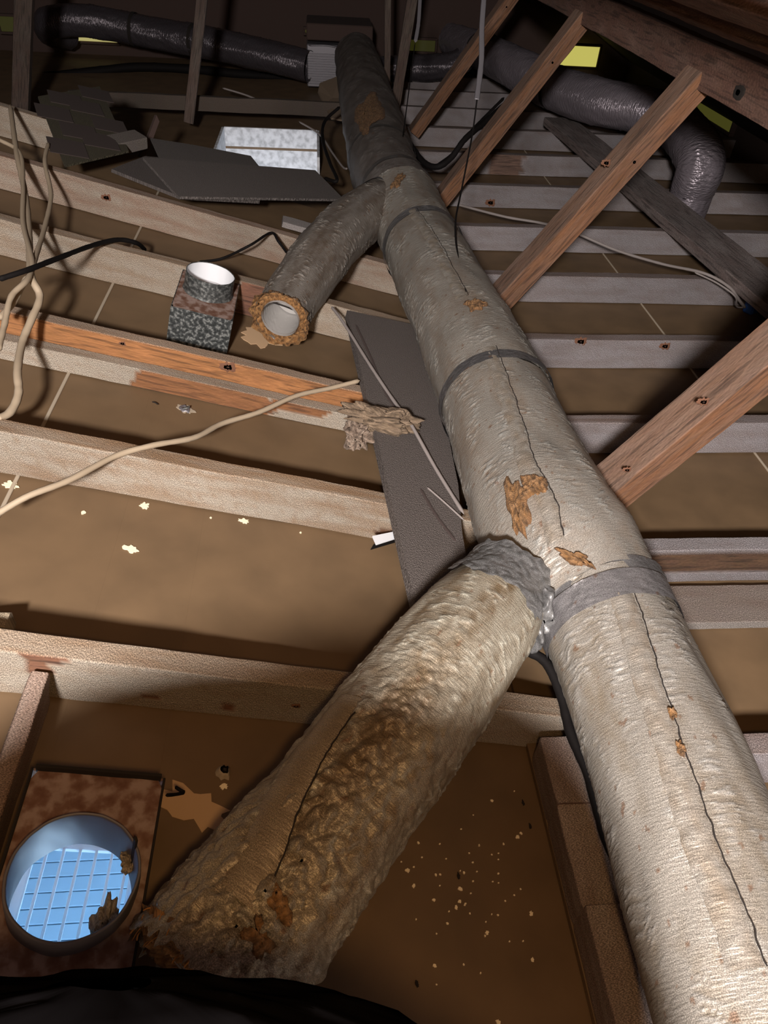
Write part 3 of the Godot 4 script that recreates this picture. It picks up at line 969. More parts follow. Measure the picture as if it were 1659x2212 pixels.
	# flap of foil hanging off the far run, with a tuft of glass fibre
	var fl := [Vector3(0.1334, 0.1373, -4.6226), Vector3(0.016, 0.1023, -4.5785), Vector3(0.0052, 0.0738, -4.5138), Vector3(0.0395, 0.046, -4.3502), Vector3(0.0734, 0.0302, -4.1298), Vector3(0.1286, 0.026, -4.1194), Vector3(0.167, 0.0654, -4.4195)]
	part(o, "loose_flap", prism(fl, Vector3(0.004, 0.008, 0.004)), M["flap"], "loose torn flap of insulation at the far left side")


# ---------------------------------------------------------------- branch ducts

func fringe(par: Node3D, T: Dictionary, s: float, r0: float, r1: float, sd: float, called := "insulation_edge") -> void:
	# the rough brown edge of the insulation at a cut end
	var nv := 97
	var nu := 15
	var P := PackedVector3Array()
	var UV := PackedVector2Array()
	var C := PackedColorArray()
	var f := frame(T, s)
	for i in nu:
		var q := float(i) / (nu - 1)
		for j in nv:
			var th := TAU * (j % 96) / 96.0
			var big := nz.get_noise_3d(cos(th) * 2.2 + sd, sin(th) * 2.2, 1.0)
			var fine := nz.get_noise_3d(cos(th) * 9.0, sin(th) * 9.0 + sd, q * 4.0)
			var r := lerpf(r0, r1 * (1.0 + 0.13 * big + 0.05 * fine), q)
			var back := -sin(q * PI) * (0.012 + 0.008 * fine) + q * q * 0.01
			P.append(f[0] + (f[2] * cos(th) + f[3] * sin(th)) * r - f[4] * back * -1.0)
			UV.append(Vector2(th * r1, q * 0.03))
			C.append(Color(0.22, 0.1, 0.03).lerp(Color(0.38, 0.2, 0.075), clampf(0.5 + fine * 1.6, 0, 1)))
	part(par, called, grid(nu, nv, P, PackedVector3Array(), UV, C, [M["fibre"]]), null, "rough brown glass fibre edge")


func branch_ducts() -> void:
	# the near branch, cut off and crumbling at the end towards the camera
	var T := path([Vector3(-0.2608, 0.1419, -0.0438), Vector3(-0.2054, 0.1412, -0.1147), Vector3(-0.1254, 0.1403, -0.2171), Vector3(-0.0331, 0.1392, -0.3353), Vector3(0.0593, 0.1381, -0.4535), Vector3(0.1516, 0.137, -0.5717), Vector3(0.207, 0.1363, -0.6427), Vector3(0.2563, 0.1357, -0.7057), Vector3(0.2932, 0.1353, -0.753)], [0.0810, 0.0900, 0.0927, 0.0900, 0.0900, 0.0900, 0.0891, 0.0837, 0.0720])
	var o := thing("branch_duct", "thick foil wrapped branch duct with a crumbling brown end beside the slatted hole", "duct")
	var s0: float = where(T, Vector3(-0.1254, 0.1403, -0.2171)).x
	var jkt := part(o, "jacket", skin(T, s0, T.len, 0.003, 240, M["foil"], {"color": Color(0.45, 0.41, 0.33), "crease": 0.0017, "lump": 0.006, "dirt": Color(0.23, 0.165, 0.1), "dirt_amount": 0.35, "rough_end": 0.55, "ragged": 0.014, "seed": 15.0, "freq": 45.0}))
	fringe(o, T, s0 + 0.012, 0.05, 0.095, 3.0)
	part(o, "liner", skin(T, s0 + 0.01, s0 + 0.3, 0.01, 60, M["liner"], {"off": -0.042, "crease": 0.001, "lump": 0.002}))
	seam(jkt, T, [Vector3(-0.0614, 0.2271, -0.2537), Vector3(-0.0412, 0.2293, -0.3101), Vector3(-0.0184, 0.228, -0.3733), Vector3(0.0021, 0.2255, -0.4174), Vector3(0.0242, 0.2241, -0.4526), Vector3(0.0537, 0.2232, -0.4932)], 0.05, Color(0.4, 0.33, 0.24))
	part(o, "tape_patch", tape_sheet(T, Vector3(0.2814, 0.2141, -0.7344), 0.045, 0.085, 2.0), null, "silver tape over the joint with the trunk")
	for k in [[Vector3(-0.0607, 0.2232, -0.2369), 0.012, 0.02, 4.2, 0.4], [Vector3(-0.0444, 0.2239, -0.2641), 0.012, 0.02, 6.2, 0.4]]:
		part(jkt, "torn_insulation", patch(T, k[0], k[1], k[2], k[3], 0.004, k[4]))
	var crotch := part(o, "tape_crumple", lump(Vector3(0.026, 0.05, 0.05), 4.0), M["tape"], "dark crumpled tape in the fork of the ducts")
	crotch.position = Vector3(0.3354, 0.125, -0.7147)
	var st := []
	for i in 60:
		var th := rng.randf() * TAU
		var p := on(T, s0 + rng.randf_range(-0.005, 0.03), th, rng.randf_range(-0.012, 0.004))
		var f := frame(T, s0)
		var out: Vector3 = (p - f[0]).normalized()
		var q: Vector3 = p - f[4] * rng.randf_range(0.003, 0.016) + out * rng.randf_range(-0.004, 0.008) + Vector3(rng.randf_range(-0.008, 0.008), rng.randf_range(-0.012, 0.002), 0)
		st.append(rope([p, p.lerp(q, 0.5) + Vector3(0, 0.003, 0), q], rng.randf_range(0.0004, 0.0009), 5, 4))
	for i in st.size():
		part(o, "fibre_strand", st[i], M["fibre_plain"])
	# the far branch with its open end
	T = path([Vector3(0.2664, 0.14, -2.5862), Vector3(0.1754, 0.15, -2.4332), Vector3(0.095, 0.155, -2.2584), Vector3(0.0177, 0.15, -2.0605), Vector3(-0.0452, 0.13, -1.8901), Vector3(-0.081, 0.115, -1.7922), Vector3(-0.0988, 0.108, -1.7309)], [0.0800, 0.0850, 0.0840, 0.0820, 0.0780, 0.0740, 0.0730])
	o = thing("branch_duct", "short foil wrapped branch duct with an open round end edged in brown insulation", "duct")
	part(o, "jacket", skin(T, 0.0, T.len - 0.005, 0.003, 170, M["foil"], {"color": Color(0.3, 0.27, 0.24), "crease": 0.0026, "lump": 0.005, "dirt": Color(0.17, 0.13, 0.1), "dirt_amount": 0.35, "seed": 25.0, "freq": 60.0}))
	var f := frame(T, T.len)
	fringe(o, T, T.len - 0.004, 0.049, 0.08, 8.0)
	part(o, "liner", skin(T, T.len - 0.26, T.len + 0.004, 0.004, 80, M["liner"], {"off": -0.023, "crease": 0.0009, "lump": 0.001, "freq": 150.0}), null, "pale grey inner liner with spiral ribs")
	var lr: float = f[1] - 0.03
	part(o, "wire", rope([f[0] + f[2] * lr * 0.35 + f[3] * lr * -0.9 - f[4] * 0.02, f[0] - f[4] * 0.05 + f[2] * lr * 0.1, f[0] + f[3] * lr * 0.85 + f[2] * lr * 0.45 - f[4] * 0.04], 0.002, 6), M["dark_line"], "loose spring wire across the opening")
	part(o, "back_disc", lathe([[0.0, 0.0], [0.02, 0.001], [f[1] - 0.024, 0.0]], 40), M["liner"]).transform = Transform3D(Basis(f[2], f[4], f[2].cross(f[4])), frame(T, T.len - 0.1)[0])
	ring(o, T, 0.085, 0.05, Color(0.22, 0.22, 0.225), 16.0, "silver tape joining it to the trunk")


func tape_sheet(T: Dictionary, p: Vector3, ls: float, lt: float, sd: float) -> ArrayMesh:
	var w := where(T, p)
	var f := frame(T, w.x)
	var P := PackedVector3Array()
	var UV := PackedVector2Array()
	var C := PackedColorArray()
	var nu := 40
	var nv := 70
	for i in nu:
		for j in nv:
			var x := (float(i) / (nu - 1) - 0.5) * 2.0
			var y := (float(j) / (nv - 1) - 0.5) * 2.0
			var ex := x * (ls + 0.012 * nz.get_noise_2d(y * 2.0 + sd, signf(x)))
			var c := absf(nz.get_noise_2d(ex * 30.0 + sd, y * 3.0))
			P.append(on(T, w.x + ex, w.y + y * lt / f[1] * (1.0 + 0.15 * nz.get_noise_2d(x * 1.5, sd)), 0.005 + 0.004 * c))
			UV.append(Vector2(ex, y * lt))
			C.append(Color(0.34, 0.34, 0.345).lerp(Color(0.2, 0.2, 0.2), clampf(c * 2.0, 0, 1)))
	return grid(nu, nv, P, PackedVector3Array(), UV, C, [M["tape"]])


# ---------------------------------------------------------------- flexible ducts and the ribbed box at the back

func flex(label: String, pts: Array, rad: Array, m: Material, bands: Array, amp := 0.003) -> Node3D:
	var T := path(pts, rad)
	var o := thing("flexible_duct", label, "duct", Vector3.ZERO, "flexible ducts at the back")
	part(o, "jacket", skin(T, 0, T.len, 0.008, 64, m, {"crease": amp, "lump": 0.006, "freq": 24.0, "seed": pts[0].x * 5.0}))
	for b in bands:
		part(o, "clamp_band", skin(T, T.len * b - 0.012, T.len * b + 0.012, 0.006, 48, M["dark_line"], {"off": 0.003, "crease": 0.0, "lump": 0.0}))
	return o


func far_ducts() -> void:
	flex("black flexible duct across the upper left, bending down at its left end", [Vector3(-1.7138, 0.0538, -6.0508), Vector3(-1.8, 0.0921, -5.9203), Vector3(-1.7473, 0.1542, -5.7808), Vector3(-1.5823, 0.1797, -5.7569), Vector3(-1.3213, 0.1625, -5.7638), Vector3(-1.0165, 0.1309, -5.6987), Vector3(-0.7056, 0.1158, -5.5938), Vector3(-0.37, 0.0869, -5.4736), Vector3(-0.0461, 0.054, -5.3511)], [0.088, 0.09, 0.09, 0.093, 0.093, 0.093, 0.093, 0.093, 0.09], M["black_foil"], [0.42, 0.62])
	flex("grey flexible duct on the right that turns down into the floor with a shiny elbow", [Vector3(1.62, -0.09, -3.12), Vector3(1.62, 0.03, -3.12), Vector3(1.615, 0.17, -3.14), Vector3(1.7119, 0.1784, -3.6874), Vector3(1.5933, 0.1972, -3.8263), Vector3(1.4484, 0.1879, -3.9972), Vector3(1.2909, 0.1843, -4.3229), Vector3(1.1231, 0.2091, -4.7695), Vector3(1.0431, 0.2007, -5.2431), Vector3(0.9485, 0.164, -5.8954)], [0.088, 0.09, 0.097, 0.103, 0.1, 0.105, 0.105, 0.105, 0.1, 0.095], M["grey_foil"], [0.5, 0.8])
	flex("small shiny black duct just right of the trunk duct's far end", [Vector3(0.3609, 0.0168, -5.5247), Vector3(0.5469, 0.0361, -5.5195), Vector3(0.7575, 0.0601, -5.4617), Vector3(0.9169, 0.097, -5.4081), Vector3(0.9934, 0.142, -5.4392)], [0.075, 0.075, 0.078, 0.078, 0.075], M["black_foil"], [0.4])
	# ribbed foil box the ducts come out of
	var c: Vector3 = Vector3(0.1191, 0.0472, -5.5541)
	var o := thing("plenum_box", "ribbed silver foil box at the far end with a dark lid", "box", c - Vector3(0, 0.13, 0))
	part(o, "body", box_mesh(Vector3(0.3, 0.24, 0.3), 0.006, Transform3D(Basis(), Vector3(-0.03, 0.13, 0))), M["strap_metal"])
	var st := new_st()
	for k in 13:
		box_into(st, Transform3D(Basis(), Vector3(-0.03, 0.03 + 0.014 * k, 0.152)), Vector3(0.29, 0.007, 0.008), 0.002)
	part(o, "ribbing", done(st), M["strap_metal"])
	part(o, "lid", box_mesh(Vector3(0.42, 0.09, 0.36), 0.006, Transform3D(Basis(), Vector3(0.03, 0.32, 0.0))), M["roof_deck"])
	part(o, "foil_edge", rope([Vector3(-0.17, 0.245, 0.165), Vector3(-0.05, 0.25, 0.17), Vector3(0.06, 0.235, 0.17), Vector3(0.12, 0.24, 0.168)], 0.008, 8, 10, 0.6), M["strap_metal"])
	# lit opening with a white painted shaft
	var w := thing("light_well", "bright white lined opening in the far floor, lit from the room below", "opening", Vector3(-0.237, -0.1, -3.835))
	part(w, "back_wall", box_mesh(Vector3(0.475, 0.42, 0.012), 0.001, Transform3D(Basis(), Vector3(0, -0.12, -0.241))), M["well_paint"])
	for s in [-1.0, 1.0]:
		part(w, "side_wall", box_mesh(Vector3(0.012, 0.42, 0.47), 0.001, Transform3D(Basis(), Vector3(s * 0.243, -0.12, 0))), M["well_paint"])
	part(w, "front_wall", box_mesh(Vector3(0.475, 0.3, 0.012), 0.001, Transform3D(Basis(), Vector3(0, -0.18, 0.241))), M["well_paint"])
	part(w, "ledge", box_mesh(Vector3(0.475, 0.012, 0.03), 0.002, Transform3D(Basis(), Vector3(0, -0.25, -0.22))), M["liner"])
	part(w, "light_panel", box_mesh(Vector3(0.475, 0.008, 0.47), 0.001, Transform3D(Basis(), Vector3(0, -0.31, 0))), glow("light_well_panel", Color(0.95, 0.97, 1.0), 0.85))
	var al := AreaLight3D.new()
	al.name = "light_well_light"
	al.area_size = Vector2(0.44, 0.44)
	al.light_color = Color(0.95, 0.97, 1.0)
	al.light_energy = 0.1
	al.area_range = 12.0
	al.shadow_enabled = true
	add_child(al)
	al.global_transform = Transform3D(Basis(Vector3(1, 0, 0), PI / 2), Vector3(-0.237, -0.4, -3.835))


# ---------------------------------------------------------------- duct boots in the floor

func boots() -> void:
	# near boot: sheet metal box with a round collar, open to the room below through a register grille
	var b := thing("duct_boot", "rusty sheet metal duct boot whose large round collar shows white slats and a lit room", "duct boot", on_left(-0.588, -0.1, -0.345))
	b.basis = LEFT
	var st := new_st()
	var hx := 0.076
	var z0 := -0.108
	var z1 := 0.16
	# plate with a round hole
	var cz := 0.02
	var R := 0.064
	var seg := 64
	var P := PackedVector3Array()
	var UV := PackedVector2Array()
	for ring_ in 8:
		for j in seg + 1:
			var a := TAU * (j % seg) / seg
			var d := Vector2(cos(a), sin(a))
			var k := minf(hx / maxf(1e-4, absf(d.x)), (z1 - cz) / maxf(1e-4, d.y) if d.y > 0 else (cz - z0) / maxf(1e-4, -d.y))
			var r := lerpf(R, k, ring_ / 7.0)
			P.append(Vector3(d.x * r, 0.1 + 0.002 * nz.get_noise_2d(d.x * r * 40, d.y * r * 40), cz + d.y * r))
			UV.append(Vector2(d.x * r, d.y * r))
	part(b, "top_plate", grid(8, seg + 1, P, PackedVector3Array(), UV, PackedColorArray(), [M["rusty_sheet"]]))
	for q in [[Vector3(0, 0.05, z0), Vector3(hx * 2, 0.1, 0.003)], [Vector3(0, 0.05, z1), Vector3(hx * 2, 0.1, 0.003)], [Vector3(-hx, 0.05, (z0 + z1) / 2), Vector3(0.003, 0.1, z1 - z0)], [Vector3(hx, 0.05, (z0 + z1) / 2), Vector3(0.003, 0.1, z1 - z0)]]:
		part(b, "side_plate", box_mesh(q[1], 0.0008, Transform3D(Basis(), q[0])), M["rusty_sheet"])
	for q in [[Vector3(0, 0.104, z0), Vector3(hx * 1.9, 0.014, 0.004)], [Vector3(hx, 0.102, (z0 + z1) / 2), Vector3(0.003, 0.006, z1 - z0)], [Vector3(-hx, 0.102, (z0 + z1) / 2), Vector3(0.003, 0.006, z1 - z0)]]:
		part(b, "flange", box_mesh(q[1], 0.0008, Transform3D(Basis(), q[0])), M["dark_line"])
	var col := part(b, "collar", lathe([[R + 0.001, 0.055], [R + 0.001, 0.099], [R + 0.0035, 0.1], [R + 0.0035, 0.118], [R + 0.003, 0.13], [R + 0.0015, 0.133], [R - 0.0005, 0.13], [R - 0.0005, 0.11], [R - 0.001, 0.056], [R + 0.001, 0.055]], 80, 0.02), M["collar_metal"])
	col.position = Vector3(0, 0, cz)
	part(b, "seam_strip", box_mesh(Vector3(0.003, 0.09, 0.006), 0.0008, Transform3D(Basis(Vector3(0, 1, 0), 0.5), Vector3(R * 0.87, 0.105, cz - R * 0.5))), M["dark_line"])
	var g := thing("register_grille", "white slatted ceiling register seen through the round collar of the rusty boot", "grille", on_left(-0.588, -0.112, -0.35))
	g.basis = LEFT
	for k in 7:
		part(g, "slat", box_mesh(Vector3(0.0035, 0.008, 0.15), 0.001, Transform3D(Basis(), Vector3(-0.0435 + 0.0195 * k - 0.004, -0.006, 0))), M["slat_white"])
	for q in [[Vector3(0, -0.006, -0.068), Vector3(0.15, 0.012, 0.014)], [Vector3(0, -0.006, 0.068), Vector3(0.15, 0.012, 0.014)], [Vector3(-0.067, -0.006, 0), Vector3(0.014, 0.012, 0.15)], [Vector3(0.064, -0.006, 0), Vector3(0.016, 0.012, 0.15)]]:
		part(g, "frame_bar", box_mesh(q[1], 0.002, Transform3D(Basis(), q[0])), M["slat_white"])
	var tf := part(self, "insulation_tuft", tuft(Vector3(0.012, 0.012, 0.03), 3.3, 0.6, Color(0.4, 0.33, 0.25), Color(0.62, 0.54, 0.44)))
	tf.position = on_left(-0.548, -0.094, -0.315)
	tag(tf, "pale tuft of insulation lying on the white slats inside the round collar", "insulation")
	tf = part(self, "insulation_tuft", tuft(Vector3(0.009, 0.02, 0.012), 5.3, 0.6, Color(0.4, 0.33, 0.25), Color(0.62, 0.54, 0.44)))
	tf.position = on_left(-0.532, -0.02, -0.36)
	tag(tf, "small tuft of insulation stuck to the inner right side of the round collar", "insulation")
	# the bright room under the grille
	var room := struct("wall_room", on_left(-0.588, -0.112, -0.35))
	for q in [[Vector3(-1.8, -1.0, -0.6), Vector3(0.02, 2.0, 2.6)], [Vector3(0.7, -1.28, -0.6), Vector3(0.02, 2.0, 2.6)], [Vector3(-0.55, -1.2, -1.9), Vector3(2.5, 2.0, 0.02)], [Vector3(-0.55, -1.2, 0.7), Vector3(2.5, 2.0, 0.02)]]:
		part(room, "room_wall", box_mesh(q[1], 0.001, Transform3D(Basis(), q[0])), M["room_white"])
	for k in 46:
		part(room, "floor_plank", box_mesh(Vector3(2.5, 0.02, 0.053), 0.003, Transform3D(Basis(), Vector3(-0.55, -2.0, -1.87 + 0.056 * k))), M["room_plank"])
	part(room, "floor_base", box_mesh(Vector3(2.5, 0.02, 2.6), 0.002, Transform3D(Basis(), Vector3(-0.55, -2.012, -0.6))), M["liner"])
	var lamp := omni("room_light", room.position + Vector3(0.25, -0.9, 0.35), Color(0.74, 0.89, 1.0), 1.7, 0.12)
	var bulb := part(self, "unseen_room_lamp", lathe([[0.0, -0.05], [0.03, -0.045], [0.045, -0.02], [0.048, 0.0], [0.04, 0.03], [0.0, 0.05]], 20), glow("room_lamp_glow", Color(0.7, 0.88, 1.0), 2.0))  # unseen lamp, added to brighten the room below
	bulb.position = lamp.position
	tag(bulb, "unseen round lamp added to light the room under the slatted register", "lamp")
	# far boot
	b = thing("duct_boot", "square grey metal duct boot with a dark round collar, standing between two joists", "duct boot", on_left(-0.606, -0.1, -1.775))
	b.basis = LEFT
	part(b, "front_plate", box_mesh(Vector3(0.148, 0.1, 0.003), 0.001, Transform3D(Basis(), Vector3(0, 0.05, 0.11))), M["mottled_metal"])
	part(b, "back_plate", box_mesh(Vector3(0.148, 0.1, 0.003), 0.001, Transform3D(Basis(), Vector3(0, 0.05, -0.105))), M["mottled_metal"])
	for s in [-1.0, 1.0]:
		part(b, "side_plate", box_mesh(Vector3(0.003, 0.1, 0.22), 0.001, Transform3D(Basis(), Vector3(s * 0.0745, 0.05, 0.002))), M["mottled_metal"])
	P = PackedVector3Array()
	UV = PackedVector2Array()
	R = 0.062
	cz = -0.02
	for ring_ in 6:
		for j in seg + 1:
			var a := TAU * (j % seg) / seg
			var d := Vector2(cos(a), sin(a))
			var k := minf(0.075 / maxf(1e-4, absf(d.x)), (0.11 - cz) / maxf(1e-4, d.y) if d.y > 0 else (cz + 0.106) / maxf(1e-4, -d.y))
			var r := lerpf(R - 0.004, k, ring_ / 5.0)
			P.append(Vector3(d.x * r, 0.1, cz + d.y * r))
			UV.append(Vector2(d.x * r, d.y * r))
	part(b, "top_plate", grid(6, seg + 1, P, PackedVector3Array(), UV, PackedColorArray(), [M["rusty_sheet"]]))
	col = part(b, "collar", lathe([[R + 0.003, 0.1], [R + 0.002, 0.103], [R, 0.106], [R, 0.148], [R - 0.001, 0.15], [R - 0.002, 0.148]], 64, 0.03), M["mottled_metal"], "dark scuffed round collar")
	col.position = Vector3(0, 0, cz)
	col = part(b, "collar_lining", lathe([[R - 0.002, 0.148], [R - 0.002, 0.1], [R - 0.004, 0.06], [R - 0.004, 0.03]], 64, 0.03), M["white_metal"], "pale inside of the collar")
	col.position = Vector3(0, 0, cz)
	part(b, "bottom_plate", box_mesh(Vector3(0.142, 0.003, 0.2), 0.001, Transform3D(Basis(), Vector3(0, 0.02, 0))), M["white_metal"])


# ---------------------------------------------------------------- loose boards

func loose_boards() -> void:
	var up := LEFT.y
	var pl := thing("plank", "wide dark brown plank lying beside the trunk duct under the pale cable", "plank", Vector3(0.1685, 0.039, -1.2058))
	var q := [Vector3(0.0726, 0.0667, -1.8221), Vector3(0.2574, 0.0192, -1.8409), Vector3(0.2837, 0.0124, -1.5584), Vector3(0.2884, 0.0112, -1.3196), Vector3(0.2839, 0.0124, -1.1355), Vector3(0.2683, 0.0164, -0.9835), Vector3(0.2621, 0.018, -0.8271), Vector3(0.1581, 0.0447, -0.7025), Vector3(0.15, 0.0468, -0.8155)]
	q = q.map(func(p): return p - pl.position)
	part(pl, "board", slab(q, up * 0.024, Color(0.11, 0.09, 0.082), Color(0.17, 0.145, 0.135), 0.005, 4.0))
	for k in [[Vector3(0.0985, 0.0859, -1.7499), Vector3(0.1294, 0.0779, -1.5925), Vector3(0.1644, 0.0689, -1.4049), Vector3(0.219, 0.0549, -1.3128)], [Vector3(0.2029, 0.059, -1.0957), Vector3(0.2248, 0.0534, -1.0244), Vector3(0.2567, 0.0452, -0.9541)]]:
		k = k.map(func(p): return p - pl.position)
		part(pl, "groove", rope(k, 0.0035, 6, 10, 0.25), M["stain_dark"], "dark scratch along the board")
	# broken metal strap and splinters at the joist end
	var sc := thing("metal_scrap", "torn strip of white and black metal sticking out at the splintered joist end", "scrap", Vector3(0.1334, -0.0191, -1.0292))
	var m1 := [Vector3(-0.0306, 0.0182, 0.0117), Vector3(0.0168, 0.006, -0.0138), Vector3(0.019, 0.0054, 0.0046), Vector3(-0.0246, 0.0166, 0.0339)]
	part(sc, "white_strip", prism(m1, up * 0.003), M["white_metal"])
	var m2 := [Vector3(-0.0291, 0.0075, 0.0245), Vector3(0.0208, -0.0054, -0.0079), Vector3(0.0178, -0.0046, 0.005), Vector3(-0.0355, 0.0091, 0.0391)]
	part(sc, "black_strip", prism(m2, up * 0.003), M["cable_black"])
	# torn insulation lying over the plank's edge
	var tf := part(self, "torn_insulation", tuft(Vector3(0.075, 0.022, 0.03), 1.3, 0.5))
	tf.transform = Transform3D(Basis(Vector3(0, 1, 0), 0.1) * LEFT, Vector3(0.1399, 0.0928, -1.2937))
	tag(tf, "brown torn tuft of insulation draped over the left edge of the dark plank", "insulation")
	tf = part(self, "torn_insulation", tuft(Vector3(0.026, 0.02, 0.045), 2.3, 0.6, Color(0.27, 0.195, 0.145), Color(0.4, 0.31, 0.245)))
	tf.transform = Transform3D(LEFT, Vector3(0.083, 0.0661, -1.2787))
	tag(tf, "paler hanging end of torn insulation left of the dark plank, over the dusty joist", "insulation")
	# flat sheets at the back
	var S := [
		["grey loose sheet lying in front of the lit opening, nearest of the sheets", [Vector3(-0.5669, 0.2539, -2.5393), Vector3(-0.0097, 0.1106, -2.9603), Vector3(0.0954, 0.0836, -2.7182), Vector3(-0.423, 0.2169, -2.2874)], 0.008, Color(0.145, 0.127, 0.12)],
		["dark triangular sheet corner under the nearest grey loose sheet", [Vector3(-0.6358, 0.2561, -2.393), Vector3(-0.5729, 0.2399, -2.5942), Vector3(-0.2793, 0.1644, -2.8117), Vector3(-0.1951, 0.1428, -2.4895), Vector3(-0.4264, 0.2023, -2.3276)], 0.01, Color(0.1, 0.085, 0.08)],
		["grey loose sheet just behind the nearest one", [Vector3(-0.584, 0.25, -2.7866), Vector3(-0.4451, 0.2143, -2.8557), Vector3(-0.2519, 0.1646, -2.9293), Vector3(-0.2102, 0.1539, -2.823), Vector3(-0.526, 0.2351, -2.6069)], 0.006, Color(0.12, 0.107, 0.102)],
		["checked dark sheet beside the joist end at the far left", [Vector3(-0.9652, 0.3459, -2.8775), Vector3(-0.8405, 0.3139, -3.2264), Vector3(-0.6212, 0.2575, -2.5968), Vector3(-0.7455, 0.2895, -2.3108)], 0.006, Color(0.07, 0.06, 0.035)],
	]
	for s in S:
		var pts: Array = s[1]
		var base := Vector3.ZERO
		for p in pts:
			base += p / pts.size()
		var o := thing("loose_sheet", s[0], "sheet", base)
		part(o, "sheet", slab(pts.map(func(p): return p - base), up * s[2], s[3], s[3] * 1.25, 0.02, 3.0))
		if s[0].begins_with("checked"):
			for k in 8:
				var u := (k % 4 + 0.5) / 4.0
				var v := (k / 4 + (0.25 if k % 2 else 0.6)) / 2.0
				var cpt: Vector3 = pts[0].lerp(pts[1], u).lerp(pts[3].lerp(pts[2], u), v) - base
				part(o, "check", box_mesh(Vector3(0.11, 0.002, 0.13), 0.0005, Transform3D(LEFT * Basis(Vector3.UP, 0.35), cpt + up * 0.0075)), M["stain_dark"])
	var sh := thing("splinter", "upright brown splinter of wood behind the grey loose sheets", "wood", Vector3(-0.5763, 0.2563, -2.5447))
	var sp := [Vector3(-0.119, -0.1358, -0.4788), Vector3(-0.094, -0.1358, -0.4758), Vector3(-0.0392, -0.0245, -0.5687), Vector3(-0.0497, -0.0064, -0.5862), Vector3(-0.0789, -0.0641, -0.5381)]
	part(sh, "wood", prism(sp, Vector3(0.01, 0.002, 0.012)), M["roof_deck"])
	var lb := thing("timber_offcut", "pale block of timber beside the upright splinter", "timber", Vector3(-0.6375, 0.241, -2.6833))
	part(lb, "block", timber(Vector3(-0.05, 0.02, 0.03), Vector3(0.03, 0.02, -0.06), up, 0.07, 0.04, {"wood": Color(0.17, 0.145, 0.13), "seed": 2.0}))
	var bd := thing("cross_rail", "long dim horizontal board behind the lit opening", "board", Vector3(-0.5193, 0.05, -4.2625))
	part(bd, "board", timber(Vector3(-0.75, 0.0, 0), Vector3(0.75, 0.0, 0), Vector3.UP, 0.03, 0.07, {"wood": Color(0.12, 0.09, 0.07), "seed": 3.0, "step": 0.02}))
	var sb := thing("timber_offcut", "small bright cut end of timber at the left edge above the pale joist", "timber", Vector3(-0.4656, 0.1349, -0.6998))
	part(sb, "block", timber(Vector3(-0.03, 0.0, 0), Vector3(0.014, 0.0, 0), up, 0.03, 0.03, {"wood": Color(0.5, 0.4, 0.28), "seed": 4.0}))
	var sa := thing("timber_offcut", "pale bottom piece of timber under the white strip left of the far sheets", "timber", Vector3(-0.0564, 0.0916, -2.4293))
	part(sa, "block", timber(Vector3(-0.0584, 0.0357, 0.0533), Vector3(0.0618, 0.0048, 0.0502), up, 0.06, 0.02, {"wood": Color(0.34, 0.31, 0.3), "seed": 6.0}))


func slab(poly: Array, thick: Vector3, c0: Color, c1: Color, step: float, sd: float) -> ArrayMesh:
	# a board with a grained top: polygon extruded, its top cut into fine triangles coloured by grain
	var m := prism(poly, thick)
	var sm := M["sheet_plain"].duplicate() as StandardMaterial3D
	sm.albedo_color = c0.lerp(c1, 0.5).linear_to_srgb()
	m.surface_set_material(0, sm)
	return m


# ---------------------------------------------------------------- cables and wires

func cable(label: String, pts: Array, r: float, m: String, called := "cable", category := "cable") -> void:
	var base: Vector3 = pts[0]
	var o := part(self, called, rope(pts.map(func(p): return p - base), r), M[m])
	o.position = base
	tag(o, label, category)


